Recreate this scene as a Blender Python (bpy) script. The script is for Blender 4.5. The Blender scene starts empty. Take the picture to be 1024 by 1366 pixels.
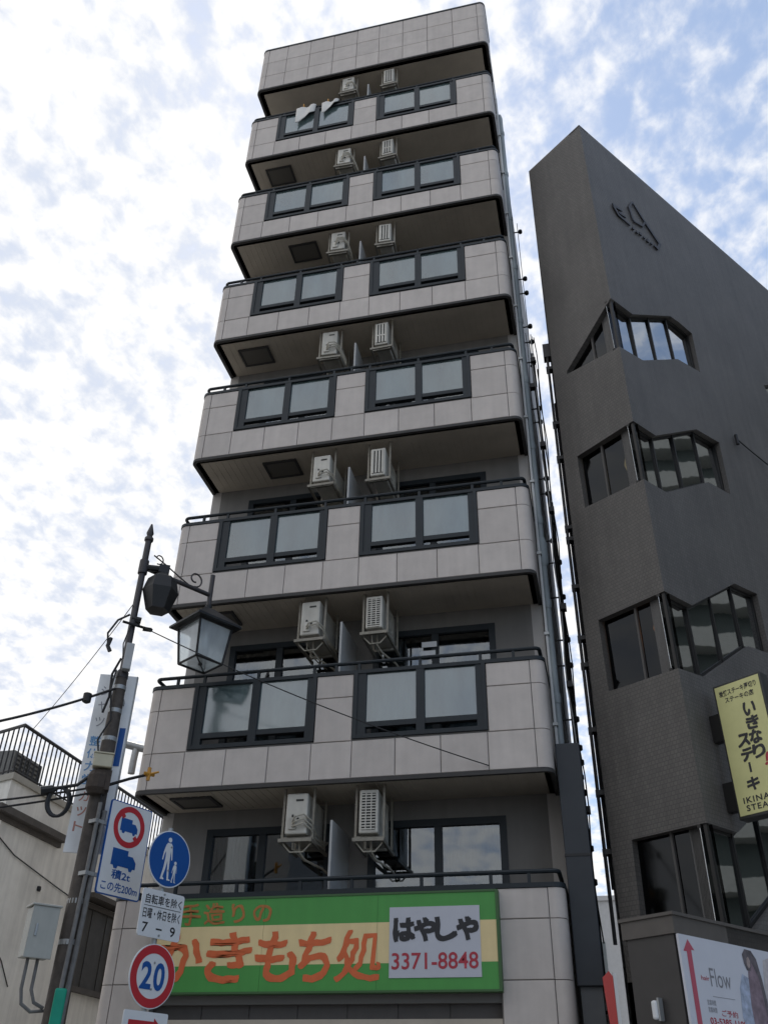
import bpy, bmesh, math, random
from mathutils import Vector, Matrix
from mathutils.geometry import tessellate_polygon
random.seed(7)
SC = bpy.context.scene
COL = SC.collection
R = math.radians

# ------------------------------------------------------------------ camera
cam = bpy.data.cameras.new('camera')
cam.sensor_fit = 'VERTICAL'; cam.sensor_height = 36.0
cam.lens = 1195.87 / 1366 * 36.0
cam.clip_start = 0.1; cam.clip_end = 5000
camo = bpy.data.objects.new('camera', cam); COL.objects.link(camo)
cr = Vector((0.97374451, 0.22696949, 0.01750656)); cu = Vector((0.11479679, -0.55599748, 0.82321838)); cw = Vector((-0.19657905, 0.79959468, 0.56745487))
m = Matrix((cr, cu, -cw)).transposed().to_4x4(); m.translation = Vector((5.87032, -10.67905, 1.65))
camo.matrix_world = m
SC.camera = camo

# ------------------------------------------------------------------ world: daylight sky with broken cloud
SUN_AZ, SUN_EL = -30.0, 52.0            # degrees; azimuth from +Y towards +X
W = bpy.data.worlds.new('World'); SC.world = W; W.use_nodes = True
nt = W.node_tree; nt.nodes.clear()
N = nt.nodes.new; L = nt.links.new
out = N('ShaderNodeOutputWorld'); bg = N('ShaderNodeBackground'); bg.inputs['Strength'].default_value = 0.1
sky = N('ShaderNodeTexSky'); sky.sky_type = 'NISHITA'; sky.sun_disc = False
sky.sun_elevation = R(SUN_EL); sky.sun_rotation = R(SUN_AZ); sky.air_density = 1.0; sky.dust_density = 0.6; sky.ozone_density = 1.2
tc = N('ShaderNodeTexCoord'); sep = N('ShaderNodeSeparateXYZ'); L(tc.outputs['Generated'], sep.inputs[0])
def wmath(op, a, b=None, clamp=False):
    n = N('ShaderNodeMath'); n.operation = op; n.use_clamp = clamp
    for i, v in enumerate((a, b)):
        if v is None: continue
        if isinstance(v, (int, float)): n.inputs[i].default_value = v
        else: L(v, n.inputs[i])
    return n.outputs[0]
zz = wmath('ADD', wmath('MAXIMUM', sep.outputs['Z'], 0.0), 0.22)
px_, py_ = wmath('DIVIDE', sep.outputs['X'], zz), wmath('DIVIDE', sep.outputs['Y'], zz)
cmb = N('ShaderNodeCombineXYZ'); L(px_, cmb.inputs[0]); L(py_, cmb.inputs[1])
def wnoise(scale, detail, rough, off, dist=0.0):
    mp = N('ShaderNodeMapping'); mp.inputs['Location'].default_value = off; mp.inputs['Rotation'].default_value = (0, 0, R(25)); mp.inputs['Scale'].default_value = (1, 0.8, 1)
    L(cmb.outputs[0], mp.inputs[0])
    n = N('ShaderNodeTexNoise'); n.inputs['Scale'].default_value = scale; n.inputs['Detail'].default_value = detail
    n.inputs['Roughness'].default_value = rough; n.inputs['Distortion'].default_value = dist
    L(mp.outputs[0], n.inputs['Vector']); return n.outputs['Fac']
n_big = wnoise(0.9, 3, 0.5, (3.1, 1.4, 0))
n_puff = wnoise(30.0, 6, 0.55, (0.3, 0.9, 0), 0.15)
n_mid = wnoise(8.5, 5, 0.55, (5.0, 2.0, 0), 0.15)
def wramp(v, lo, hi):
    n = N('ShaderNodeMapRange'); n.interpolation_type = 'SMOOTHSTEP'; n.inputs['From Min'].default_value = lo; n.inputs['From Max'].default_value = hi
    L(v, n.inputs['Value']); return n.outputs[0]
# one broken sheet over the whole sky, thinning from west to east
grad = wmath('MULTIPLY', px_, -0.24)
s1 = wmath('ADD', wmath('ADD', wmath('MULTIPLY', n_puff, 0.72), wmath('MULTIPLY', n_mid, 0.40)), wmath('ADD', wmath('MULTIPLY', n_big, 0.50), grad))
cover = wramp(s1, 0.56, 0.94)
cshade = wramp(wmath('ADD', wmath('MULTIPLY', n_mid, 0.38), wmath('MULTIPLY', n_puff, 0.62)), 0.37, 0.57)
ccol = N('ShaderNodeMix'); ccol.data_type = 'RGBA'
L(cshade, ccol.inputs['Factor']); ccol.inputs['A'].default_value = (5.5, 5.95, 6.9, 1); ccol.inputs['B'].default_value = (8.2, 8.15, 8.1, 1)
skb = N('ShaderNodeMix'); skb.data_type = 'RGBA'; skb.inputs['Factor'].default_value = 0.38     # thin veil of high cloud everywhere
L(sky.outputs[0], skb.inputs['A']); skb.inputs['B'].default_value = (5.0, 6.5, 9.2, 1)
mixc = N('ShaderNodeMix'); mixc.data_type = 'RGBA'
L(cover, mixc.inputs['Factor']); L(skb.outputs['Result'], mixc.inputs['A']); L(ccol.outputs['Result'], mixc.inputs['B'])
L(mixc.outputs['Result'], bg.inputs['Color']); L(bg.outputs[0], out.inputs[0])

# ------------------------------------------------------------------ sun (veiled), exposure
sun = bpy.data.lights.new('sun', 'SUN'); sun.energy = 0.9; sun.angle = R(12); sun.color = (1.0, 0.95, 0.88)
suno = bpy.data.objects.new('sun', sun); COL.objects.link(suno)
sd = Vector((math.sin(R(SUN_AZ)) * math.cos(R(SUN_EL)), math.cos(R(SUN_AZ)) * math.cos(R(SUN_EL)), math.sin(R(SUN_EL))))
suno.rotation_euler = sd.to_track_quat('Z', 'Y').to_euler(); suno.location = sd * 60
vs = SC.view_settings
vs.view_transform = 'Standard'; vs.look = 'None'; vs.exposure = 0.40; vs.gamma = 1.0; vs.use_curve_mapping = False
SC.cycles.max_bounces = 6; SC.cycles.use_denoising = True

# ------------------------------------------------------------------ materials
MATS = {}
def mat(name, col, rough=0.6, metal=0.0, var=0.0, nscale=6.0, bump=0.0, bscale=60.0, rnd=0.0, spec=0.5, streak=0.0, trans=None):
    if name in MATS: return MATS[name]
    M = bpy.data.materials.new(name); M.use_nodes = True
    t = M.node_tree; b = t.nodes['Principled BSDF']
    b.inputs['Roughness'].default_value = rough; b.inputs['Metallic'].default_value = metal; b.inputs['Specular IOR Level'].default_value = spec
    b.inputs['Base Color'].default_value = (*col, 1)
    tcn = t.nodes.new('ShaderNodeTexCoord'); src = None
    def scale(fac_socket, lo, hi, prev):
        mr = t.nodes.new('ShaderNodeMapRange'); mr.inputs['From Min'].default_value = 0.25 if fac_socket.name != 'Random' else 0.0
        mr.inputs['From Max'].default_value = 0.75 if fac_socket.name != 'Random' else 1.0
        mr.inputs['To Min'].default_value = lo; mr.inputs['To Max'].default_value = hi
        t.links.new(fac_socket, mr.inputs['Value'])
        mx = t.nodes.new('ShaderNodeVectorMath'); mx.operation = 'SCALE'
        if prev is None: mx.inputs[0].default_value = col
        else: t.links.new(prev, mx.inputs[0])
        t.links.new(mr.outputs[0], mx.inputs['Scale']); return mx.outputs[0]
    geo = t.nodes.new('ShaderNodeNewGeometry')
    if var > 0:
        n = t.nodes.new('ShaderNodeTexNoise'); n.inputs['Scale'].default_value = nscale; n.inputs['Detail'].default_value = 6; n.inputs['Roughness'].default_value = 0.6
        t.links.new(geo.outputs['Position'], n.inputs['Vector']); src = scale(n.outputs['Fac'], 1 - var, 1 + var, src)
    if streak > 0:                       # rain streaks: noise stretched along the vertical
        mp = t.nodes.new('ShaderNodeMapping'); mp.inputs['Scale'].default_value = (9, 9, 0.6)
        t.links.new(geo.outputs['Position'], mp.inputs[0])
        n = t.nodes.new('ShaderNodeTexNoise'); n.inputs['Scale'].default_value = 1.0; n.inputs['Detail'].default_value = 5
        t.links.new(mp.outputs[0], n.inputs['Vector']); src = scale(n.outputs['Fac'], 1 + streak * 0.6, 1 - streak, src)
    if rnd > 0:
        oi = t.nodes.new('ShaderNodeObjectInfo'); src = scale(oi.outputs['Random'], 1 - rnd, 1 + rnd, src)
    if src is not None: t.links.new(src, b.inputs['Base Color'])
    if bump > 0:
        n = t.nodes.new('ShaderNodeTexNoise'); n.inputs['Scale'].default_value = bscale; n.inputs['Detail'].default_value = 3
        t.links.new(geo.outputs['Position'], n.inputs['Vector'])
        bp = t.nodes.new('ShaderNodeBump'); bp.inputs['Strength'].default_value = bump; bp.inputs['Distance'].default_value = 0.01
        t.links.new(n.outputs['Fac'], bp.inputs['Height']); t.links.new(bp.outputs[0], b.inputs['Normal'])
    if trans:
        b.inputs['Transmission Weight'].default_value = trans
    MATS[name] = M; return M
def glass(name, tint, refl, rough=0.02, diff=None, dmix=0.0, wobble=0.03):
    """window glass: part see-through, part mirror, optionally frosted (a diffuse share)"""
    M = bpy.data.materials.new(name); M.use_nodes = True; t = M.node_tree; t.nodes.clear()
    o = t.nodes.new('ShaderNodeOutputMaterial'); tr = t.nodes.new('ShaderNodeBsdfTransparent'); tr.inputs[0].default_value = (*tint, 1)
    gl = t.nodes.new('ShaderNodeBsdfGlossy'); gl.inputs['Roughness'].default_value = rough
    gl.inputs['Color'].default_value = (0.92, 0.96, 1.0, 1)
    fr = t.nodes.new('ShaderNodeLayerWeight'); fr.inputs['Blend'].default_value = 0.5
    pw = t.nodes.new('ShaderNodeMath'); pw.operation = 'POWER'; pw.inputs[1].default_value = 4.0
    t.links.new(fr.outputs['Facing'], pw.inputs[0])
    mr = t.nodes.new('ShaderNodeMapRange'); mr.inputs['To Min'].default_value = refl; mr.inputs['To Max'].default_value = 0.95
    t.links.new(pw.outputs[0], mr.inputs['Value'])
    geo = t.nodes.new('ShaderNodeNewGeometry'); nz = t.nodes.new('ShaderNodeTexNoise'); nz.inputs['Scale'].default_value = 1.7; nz.inputs['Detail'].default_value = 2
    oi = t.nodes.new('ShaderNodeObjectInfo'); va = t.nodes.new('ShaderNodeVectorMath'); va.operation = 'ADD'
    t.links.new(geo.outputs['Position'], va.inputs[0]); t.links.new(oi.outputs['Random'], va.inputs[1]); t.links.new(va.outputs[0], nz.inputs['Vector'])
    bp = t.nodes.new('ShaderNodeBump'); bp.inputs['Strength'].default_value = wobble; bp.inputs['Distance'].default_value = 0.05
    t.links.new(nz.outputs['Fac'], bp.inputs['Height']); t.links.new(bp.outputs[0], gl.inputs['Normal'])
    base = tr.outputs[0]
    if dmix > 0:
        df = t.nodes.new('ShaderNodeBsdfDiffuse'); tl = t.nodes.new('ShaderNodeBsdfTranslucent')
        mp2 = t.nodes.new('ShaderNodeMapping'); mp2.inputs['Scale'].default_value = (3, 3, .8); n2 = t.nodes.new('ShaderNodeTexNoise'); n2.inputs['Scale'].default_value = 1.2; n2.inputs['Detail'].default_value = 6
        t.links.new(va.outputs[0], mp2.inputs[0]); t.links.new(mp2.outputs[0], n2.inputs['Vector'])
        m1 = t.nodes.new('ShaderNodeMapRange'); m1.inputs['From Min'].default_value = .3; m1.inputs['From Max'].default_value = .7; m1.inputs['To Min'].default_value = .72; m1.inputs['To Max'].default_value = 1.28
        t.links.new(n2.outputs['Fac'], m1.inputs['Value'])
        sc = t.nodes.new('ShaderNodeVectorMath'); sc.operation = 'SCALE'; sc.inputs[0].default_value = diff; t.links.new(m1.outputs[0], sc.inputs['Scale'])
        t.links.new(sc.outputs[0], df.inputs[0]); t.links.new(sc.outputs[0], tl.inputs[0])
        a = t.nodes.new('ShaderNodeMixShader'); a.inputs[0].default_value = 0.35
        t.links.new(df.outputs[0], a.inputs[1]); t.links.new(tl.outputs[0], a.inputs[2])
        bmx = t.nodes.new('ShaderNodeMixShader'); bmx.inputs[0].default_value = dmix
        t.links.new(tr.outputs[0], bmx.inputs[1]); t.links.new(a.outputs[0], bmx.inputs[2]); base = bmx.outputs[0]
    mx = t.nodes.new('ShaderNodeMixShader'); t.links.new(mr.outputs[0], mx.inputs[0]); t.links.new(base, mx.inputs[1]); t.links.new(gl.outputs[0], mx.inputs[2])
    t.links.new(mx.outputs[0], o.inputs[0]); return M

TILE = mat('stone_tile', (0.53, 0.478, 0.438), 0.6, var=0.09, nscale=4, bump=0.15, bscale=160, rnd=0.06, streak=0.07)
CORE = mat('tile_backing', (0.19, 0.18, 0.17), 0.9)
SOFFIT = mat('balcony_soffit', (0.50, 0.44, 0.36), 0.9, var=0.12, nscale=2.5, bump=0.15, bscale=50)
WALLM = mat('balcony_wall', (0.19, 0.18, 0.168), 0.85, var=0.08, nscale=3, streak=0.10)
SIDEM = mat('side_wall', (0.46, 0.435, 0.41), 0.85, var=0.10, nscale=2, streak=0.15)
ALU = mat('dark_aluminium', (0.015, 0.021, 0.026), 0.5, var=0.15, nscale=8, spec=0.35)
TRIM = mat('dark_drip_trim', (0.045, 0.042, 0.040), 0.7, var=0.2, nscale=5)
FROST = glass('frosted_glass', (0.55, 0.62, 0.66), 0.17, rough=0.12, diff=(0.14, 0.20, 0.20), dmix=0.80)
DOORG = glass('door_glass', (0.50, 0.55, 0.57), 0.14, rough=0.03)
BROWNG = glass('office_glass', (0.30, 0.32, 0.32), 0.31, rough=0.02, wobble=0.02)
DARKG = glass('smoked_glass', (0.10, 0.10, 0.10), 0.025, rough=0.06)
LANTG = glass('lantern_glass', (0.86, 0.90, 0.91), 0.12, rough=0.2, diff=(0.82, 0.87, 0.88), dmix=0.42)
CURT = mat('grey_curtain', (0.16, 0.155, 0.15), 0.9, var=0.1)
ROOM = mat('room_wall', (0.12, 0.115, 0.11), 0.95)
ACW = mat('ac_enamel', (0.54, 0.515, 0.455), 0.45, var=0.12, nscale=5, rnd=0.16, streak=0.18)
ACDARK = mat('ac_dark', (0.03, 0.03, 0.028), 0.7)
ACBR = mat('bracket_steel', (0.26, 0.24, 0.20), 0.6, metal=0.3, var=0.25, nscale=15)
HOSE = mat('ac_hose', (0.42, 0.39, 0.32), 0.7, var=0.15)
PIPEG = mat('grey_pvc', (0.27, 0.31, 0.33), 0.5, var=0.1, nscale=3, streak=0.12)
PIPEW = mat('white_pipe', (0.55, 0.56, 0.56), 0.5, var=0.12, nscale=3, streak=0.15)
BLACK = mat('black_rubber', (0.012, 0.012, 0.013), 0.55)
NAVY = mat('dark_duct', (0.022, 0.027, 0.034), 0.55, var=0.12, nscale=4)
CONC = mat('concrete_slab', (0.30, 0.29, 0.27), 0.9, var=0.15)
def brown_material():
    M = mat('brown_mosaic', (0.106, 0.098, 0.090), 0.55, var=0.18, nscale=1.1, rnd=0.0, streak=0.16)
    t = M.node_tree; b = t.nodes['Principled BSDF']
    prev = b.inputs['Base Color'].links[0].from_socket
    tcn = t.nodes.new('ShaderNodeTexCoord'); mp = t.nodes.new('ShaderNodeMapping'); mp.inputs['Rotation'].default_value = (R(90), 0, 0)
    sx = t.nodes.new('ShaderNodeSeparateXYZ'); t.links.new(tcn.outputs['Object'], sx.inputs[0])
    ad = t.nodes.new('ShaderNodeMath'); ad.operation = 'ADD'; t.links.new(sx.outputs['X'], ad.inputs[0]); t.links.new(sx.outputs['Y'], ad.inputs[1])
    cx = t.nodes.new('ShaderNodeCombineXYZ'); t.links.new(ad.outputs[0], cx.inputs[0]); t.links.new(sx.outputs['Z'], cx.inputs[1])
    br = t.nodes.new('ShaderNodeTexBrick'); br.inputs['Scale'].default_value = 1.0; br.inputs['Brick Width'].default_value = 0.05; br.inputs['Row Height'].default_value = 0.05
    br.inputs['Mortar Size'].default_value = 0.006; br.inputs['Mortar Smooth'].default_value = 0.3; br.inputs['Bias'].default_value = 0.0
    br.inputs['Color1'].default_value = (0.90, 0.90, 0.90, 1); br.inputs['Color2'].default_value = (1.10, 1.09, 1.08, 1); br.inputs['Mortar'].default_value = (0.72, 0.72, 0.72, 1)
    t.links.new(cx.outputs[0], br.inputs['Vector'])
    mu = t.nodes.new('ShaderNodeVectorMath'); mu.operation = 'MULTIPLY'; t.links.new(prev, mu.inputs[0]); t.links.new(br.outputs['Color'], mu.inputs[1])
    t.links.new(mu.outputs[0], b.inputs['Base Color'])
    bp = t.nodes.new('ShaderNodeBump'); bp.inputs['Strength'].default_value = 0.35; bp.inputs['Distance'].default_value = 0.008; bp.invert = True
    t.links.new(br.outputs['Fac'], bp.inputs['Height']); t.links.new(bp.outputs[0], b.inputs['Normal'])
    return M
BROWN = brown_material()
BROWNC = mat('brown_cornice', (0.10, 0.088, 0.078), 0.5, var=0.12)
BFRAME = mat('bronze_frame', (0.022, 0.021, 0.020), 0.45, metal=0.4)
CREAMW = mat('cream_stucco', (0.83, 0.81, 0.75), 0.9, var=0.16, nscale=1.6, bump=0.2, bscale=30, streak=0.14)
IRON = mat('black_iron', (0.016, 0.016, 0.017), 0.5, metal=0.2, var=0.2)
POLEM = mat('weathered_pole', (0.075, 0.062, 0.052), 0.75, var=0.45, nscale=9, bump=0.4, bscale=25)
POLEU = mat('pole_paint', (0.040, 0.035, 0.036), 0.5, var=0.25, nscale=12)
STEEL = mat('galvanised', (0.36, 0.37, 0.37), 0.45, metal=0.5, var=0.15)
CABM = mat('cabinet_enamel', (0.40, 0.40, 0.36), 0.5, var=0.08, streak=0.1)
CREAMB = mat('cream_plastic', (0.50, 0.46, 0.33), 0.5, var=0.1)
WHITE = mat('white_paint', (0.74, 0.75, 0.76), 0.45, var=0.04, nscale=5)
BOARDW = mat('board_white', (0.86, 0.87, 0.87), 0.55, var=0.08, nscale=4, streak=0.08)
RED = mat('sign_red', (0.52, 0.028, 0.040), 0.4, var=0.06)
BLUE = mat('sign_blue', (0.006, 0.085, 0.33), 0.4, var=0.05)
INK = mat('ink_black', (0.018, 0.018, 0.022), 0.5)
GREEN = mat('board_green', (0.068, 0.30, 0.060), 0.5, var=0.06, nscale=2.5, streak=0.06)
CREAMS = mat('board_cream', (0.76, 0.60, 0.31), 0.5, var=0.05, streak=0.06)
ORANGE = mat('letter_orange', (0.66, 0.135, 0.04), 0.55, var=0.1, nscale=12)
PANELW = mat('panel_grey_white', (0.50, 0.51, 0.56), 0.5, var=0.03)
CRIMSON = mat('letter_crimson', (0.40, 0.03, 0.05), 0.5)
YELL = mat('sign_yellow', (0.66, 0.64, 0.29), 0.5, var=0.05)
TEAL = mat('teal_pad', (0.0, 0.30, 0.19), 0.6, var=0.15)
AMBER = mat('amber_cap', (0.55, 0.26, 0.03), 0.5)
CLOTH = mat('white_towel', (0.72, 0.70, 0.66), 0.9, var=0.06)
ASPH = mat('asphalt', (0.05, 0.05, 0.052), 0.9, var=0.2, nscale=20, bump=0.3, bscale=90)
PAVE = mat('paving', (0.42, 0.41, 0.385), 0.9, var=0.15)
GROUND = mat('ground_earth', (0.34, 0.33, 0.31), 0.95, var=0.15, nscale=0.5)
PALE = mat('far_render', (0.50, 0.50, 0.50), 0.9, var=0.08)
LAMPC = mat('lamp_shade', (0.50, 0.24, 0.10), 0.6)

# ------------------------------------------------------------------ helpers
class MB:
    def __init__(s): s.v = []; s.f = []
    def add(s, vs, fs):
        o = len(s.v); s.v += [tuple(p) for p in vs]; s.f += [tuple(i + o for i in f) for f in fs]; return s
    def box(s, x0, x1, y0, y1, z0, z1):
        return s.add([(x0,y0,z0),(x1,y0,z0),(x1,y1,z0),(x0,y1,z0),(x0,y0,z1),(x1,y0,z1),(x1,y1,z1),(x0,y1,z1)],
                     [(0,3,2,1),(4,5,6,7),(0,1,5,4),(1,2,6,5),(2,3,7,6),(3,0,4,7)])
    def prism(s, poly, y0, y1):           # polygon in x,z, thick in y (y0 = front)
        a = sum(p[0]*q[1]-q[0]*p[1] for p, q in zip(poly, poly[1:]+poly[:1]))
        if a < 0: poly = poly[::-1]
        n = len(poly); vs = [(x, y0, z) for x, z in poly] + [(x, y1, z) for x, z in poly]
        tri = tessellate_polygon([[Vector((x, z, 0)) for x, z in poly]])
        fs = []
        for t in tri:
            ar = sum(poly[t[i]][0]*poly[t[(i+1)%3]][1]-poly[t[(i+1)%3]][0]*poly[t[i]][1] for i in range(3))
            if ar < 0: t = (t[0], t[2], t[1])
            fs.append(tuple(t)); fs.append(tuple(i + n for i in reversed(t)))
        for i in range(n):
            j = (i+1) % n; fs.append((i, i+n, j+n, j))
        return s.add(vs, fs)
    def hprism(s, poly, z0, z1):          # polygon in x,y, thick in z
        a = sum(p[0]*q[1]-q[0]*p[1] for p, q in zip(poly, poly[1:]+poly[:1]))
        if a < 0: poly = poly[::-1]
        n = len(poly); vs = [(x, y, z0) for x, y in poly] + [(x, y, z1) for x, y in poly]
        tri = tessellate_polygon([[Vector((x, y, 0)) for x, y in poly]])
        fs = []
        for t in tri:
            ar = sum(poly[t[i]][0]*poly[t[(i+1)%3]][1]-poly[t[(i+1)%3]][0]*poly[t[i]][1] for i in range(3))
            if ar < 0: t = (t[0], t[2], t[1])
            fs.append(tuple(i + n for i in t)); fs.append(tuple(reversed(t)))
        for i in range(n):
            j = (i+1) % n; fs.append((i, j, j+n, i+n))
        return s.add(vs, fs)
    def strip(s, path, z0, z1, t):        # wall along a path (outer side on the right-hand of travel), t thick inwards
        n = len(path); inn = []
        for i in range(n):
            a = Vector(path[max(i-1,0)]); b = Vector(path[min(i+1,n-1)]); d = (b-a).normalized()
            inn.append((path[i][0]-d.y*t, path[i][1]+d.x*t))
        vs = [(x,y,z0) for x,y in path]+[(x,y,z1) for x,y in path]+[(x,y,z0) for x,y in inn]+[(x,y,z1) for x,y in inn]
        fs = []
        for i in range(n-1):
            fs += [(i,i+1,n+i+1,n+i),(2*n+i+1,2*n+i,3*n+i,3*n+i+1),(n+i,n+i+1,3*n+i+1,3*n+i),(i+1,i,2*n+i,2*n+i+1)]
        fs += [(0,n,3*n,2*n),(n-1,2*n+n-1,3*n+n-1,n+n-1)]
        return s.add(vs, fs)
    def tube(s, pts, r, n=8, r2=None):
        pts = [Vector(p) for p in pts]; k = len(pts); vs = []; up = None
        for i, p in enumerate(pts):
            d = (pts[min(i+1,k-1)]-pts[max(i-1,0)]).normalized()
            if up is None: up = Vector((0,0,1)) if abs(d.z) < 0.9 else Vector((1,0,0))
            a = d.cross(up).normalized(); b = a.cross(d).normalized(); up = b
            rr = r if r2 is None else r+(r2-r)*i/max(k-1,1)
            for j in range(n):
                an = 2*math.pi*j/n; vs.append(tuple(p+a*math.cos(an)*rr+b*math.sin(an)*rr))
        fs = []
        for i in range(k-1):
            for j in range(n):
                q = (j+1) % n; fs.append((i*n+j, i*n+q, (i+1)*n+q, (i+1)*n+j))
        fs.append(tuple(reversed(range(n)))); fs.append(tuple((k-1)*n+j for j in range(n)))
        return s.add(vs, fs)
    def lathe(s, prof, n=16, c=(0,0)):    # prof: (radius, z) upwards
        vs = []; fs = []
        for r, z in prof:
            for j in range(n):
                a = 2*math.pi*j/n; vs.append((c[0]+r*math.cos(a), c[1]+r*math.sin(a), z))
        for i in range(len(prof)-1):
            for j in range(n):
                q = (j+1) % n; fs.append((i*n+j, i*n+q, (i+1)*n+q, (i+1)*n+j))
        fs.append(tuple(reversed(range(n)))); fs.append(tuple((len(prof)-1)*n+j for j in range(n)))
        return s.add(vs, fs)
    def mesh(s, name, smooth=False):
        me = bpy.data.meshes.new(name); me.from_pydata(s.v, [], s.f); me.update()
        bm = bmesh.new(); bm.from_mesh(me); bmesh.ops.recalc_face_normals(bm, faces=bm.faces); bm.to_mesh(me); bm.free()
        if smooth:
            me.polygons.foreach_set('use_smooth', [True]*len(me.polygons)); me.set_sharp_from_angle(angle=R(40))
        return me
    def build(s, name, mt, parent=None, smooth=False, bevel=0.0, loc=None):
        return link(name, s.mesh(name, smooth), mt, parent, bevel, loc)
def link(name, me, mt, parent=None, bevel=0.0, loc=None):
    o = bpy.data.objects.new(name, me); COL.objects.link(o)
    if mt is not None and not me.materials: me.materials.append(mt)
    if parent is not None: o.parent = parent
    if loc is not None: o.location = loc
    if bevel:
        b = o.modifiers.new('bevel', 'BEVEL'); b.width = bevel; b.segments = 2; b.limit_method = 'ANGLE'
    return o
def tag(o, label, cat, group=None):
    o['label'] = label; o['category'] = cat
    if group: o['group'] = group
    return o
def thing(name, label, cat, loc=(0,0,0), rz=0.0, group=None):
    o = bpy.data.objects.new(name, None); COL.objects.link(o); o.location = loc; o.rotation_euler = (0,0,R(rz)); o.empty_display_size = 0.2
    return tag(o, label, cat, group)
def struct(o): o['kind'] = 'structure'; return o
TXT = {}
def text_mesh(body, bold=0.0, spacing=1.0, ext=0.001):
    key = (body, bold, spacing, ext)
    if key in TXT: return TXT[key]
    c = bpy.data.curves.new('lettering', 'FONT'); c.body = body; c.offset = bold; c.space_character = spacing; c.extrude = 0.0; c.resolution_u = 4
    o = bpy.data.objects.new('lettering', c); COL.objects.link(o)
    dg = bpy.context.evaluated_depsgraph_get(); me = bpy.data.meshes.new_from_object(o.evaluated_get(dg))
    bpy.data.objects.remove(o); bpy.data.curves.remove(c)
    TXT[key] = me; return me
def text(body, x0, x1, z0, z1, y, mt, parent, name='lettering', bold=0.0, spacing=1.0, shear=0.0, wob=0.0, rot=0.0, heavy=0.0):
    """lettering fitted into a box of the parent's front plane (x right, z up, y = depth, smaller is nearer)"""
    src = text_mesh(body, bold, spacing); me = src.copy(); me.materials.clear()
    xs = [v.co.x for v in src.vertices]; ys = [v.co.y for v in src.vertices]
    ax, bx, ay, by = min(xs), max(xs), min(ys), max(ys)
    ca, sa = math.cos(rot), math.sin(rot); mx, mz = (x0+x1)/2, (z0+z1)/2
    for v in me.vertices:
        fx = (v.co.x-ax)/(bx-ax); fy = (v.co.y-ay)/(by-ay)
        X = x0+fx*(x1-x0)+shear*(fy-.5)*(z1-z0); Z = z0+fy*(z1-z0)
        if wob:
            Z += wob*math.sin(X*37+Z*21)*0.6; X += wob*math.sin(Z*43+X*11)
        dx, dz = X-mx, Z-mz
        v.co = (mx+dx*ca-dz*sa, y, mz+dx*sa+dz*ca)
    if heavy:                             # brush weight: the strokes widened by merged, slightly shifted copies
        vs = [tuple(v.co) for v in me.vertices]; fs = [tuple(p.vertices) for p in me.polygons]; b = MB()
        for i in range(9):
            a = i*2.4; r = heavy*(0 if i == 0 else (1 if i % 2 else .6))
            b.add([(p[0]+r*math.cos(a), p[1]-.00012*i, p[2]+r*math.sin(a)) for p in vs], fs)
        bpy.data.meshes.remove(me); me = b.mesh('lettering')
    return link(name, me, mt, parent)
def disc(r, n=48, cx=0, cz=0): return [(cx+r*math.cos(2*math.pi*i/n), cz+r*math.sin(2*math.pi*i/n)) for i in range(n)]
def ring_mesh(r0, r1, y, n=64, cx=0, cz=0):
    b = MB(); vs = []; fs = []
    for i in range(n):
        a = 2*math.pi*i/n; vs += [(cx+r0*math.cos(a), y, cz+r0*math.sin(a)), (cx+r1*math.cos(a), y, cz+r1*math.sin(a))]
    for i in range(n):
        j = (i+1) % n; fs.append((2*i, 2*i+1, 2*j+1, 2*j))
    return b.add(vs, fs)
def flat(poly, y):                        # flat print
    b = MB(); tri = tessellate_polygon([[Vector((x, z, 0)) for x, z in poly]])
    return b.add([(x, y, z) for x, z in poly], [tuple(t) for t in tri])

# ------------------------------------------------------------------ ground
g = struct(MB().box(-1500, 1500, -1500, 1500, -0.3, -0.14).build('ground', GROUND))
struct(MB().box(-60, 60, -16.0, -3.2, -0.14, -0.12).build('road', ASPH))
struct(MB().box(-60, 60, -3.2, 0.6, -0.14, 0.0).build('pavement', PAVE))
ln = MB()
for i in range(-12, 13): ln.box(i*4-1, i*4+1, -9.7, -9.58, -0.12, -0.116)
ln.build('road_marking', WHITE)['kind'] = 'structure'

# ------------------------------------------------------------------ main apartment building
XL, XR, RC, DEP, BK = -0.06, 5.385, 0.12, 0.97, 10.5
H = 2.75
def B(k): return 5.228+(k-2)*H
apt = thing('apartment_building', 'tall narrow beige-grey tiled apartment building with rounded balcony corners and dark framed glass', 'building', (0,0,0))
def arc(cx, cy, a0, a1, n=7, r=RC): return [(cx+r*math.cos(R(a0+(a1-a0)*i/(n-1))), cy+r*math.sin(R(a0+(a1-a0)*i/(n-1)))) for i in range(n)]
def corner_left(o): return [(XL+o, DEP)] + arc(XL+RC, RC, 180, 270, 7, RC-o)
def corner_right(o): return arc(XR-RC, RC, 270, 360, 7, RC-o) + [(XR-o, DEP)]
def outline(o): return corner_left(o)+corner_right(o)
TG = 0.0045                                # joint half-width
BOT = [0.12, 0.60, 1.18, 1.765, 2.345, 2.885, 3.45, 4.03, 4.62, 5.20]
tile_cache = {}
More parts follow.
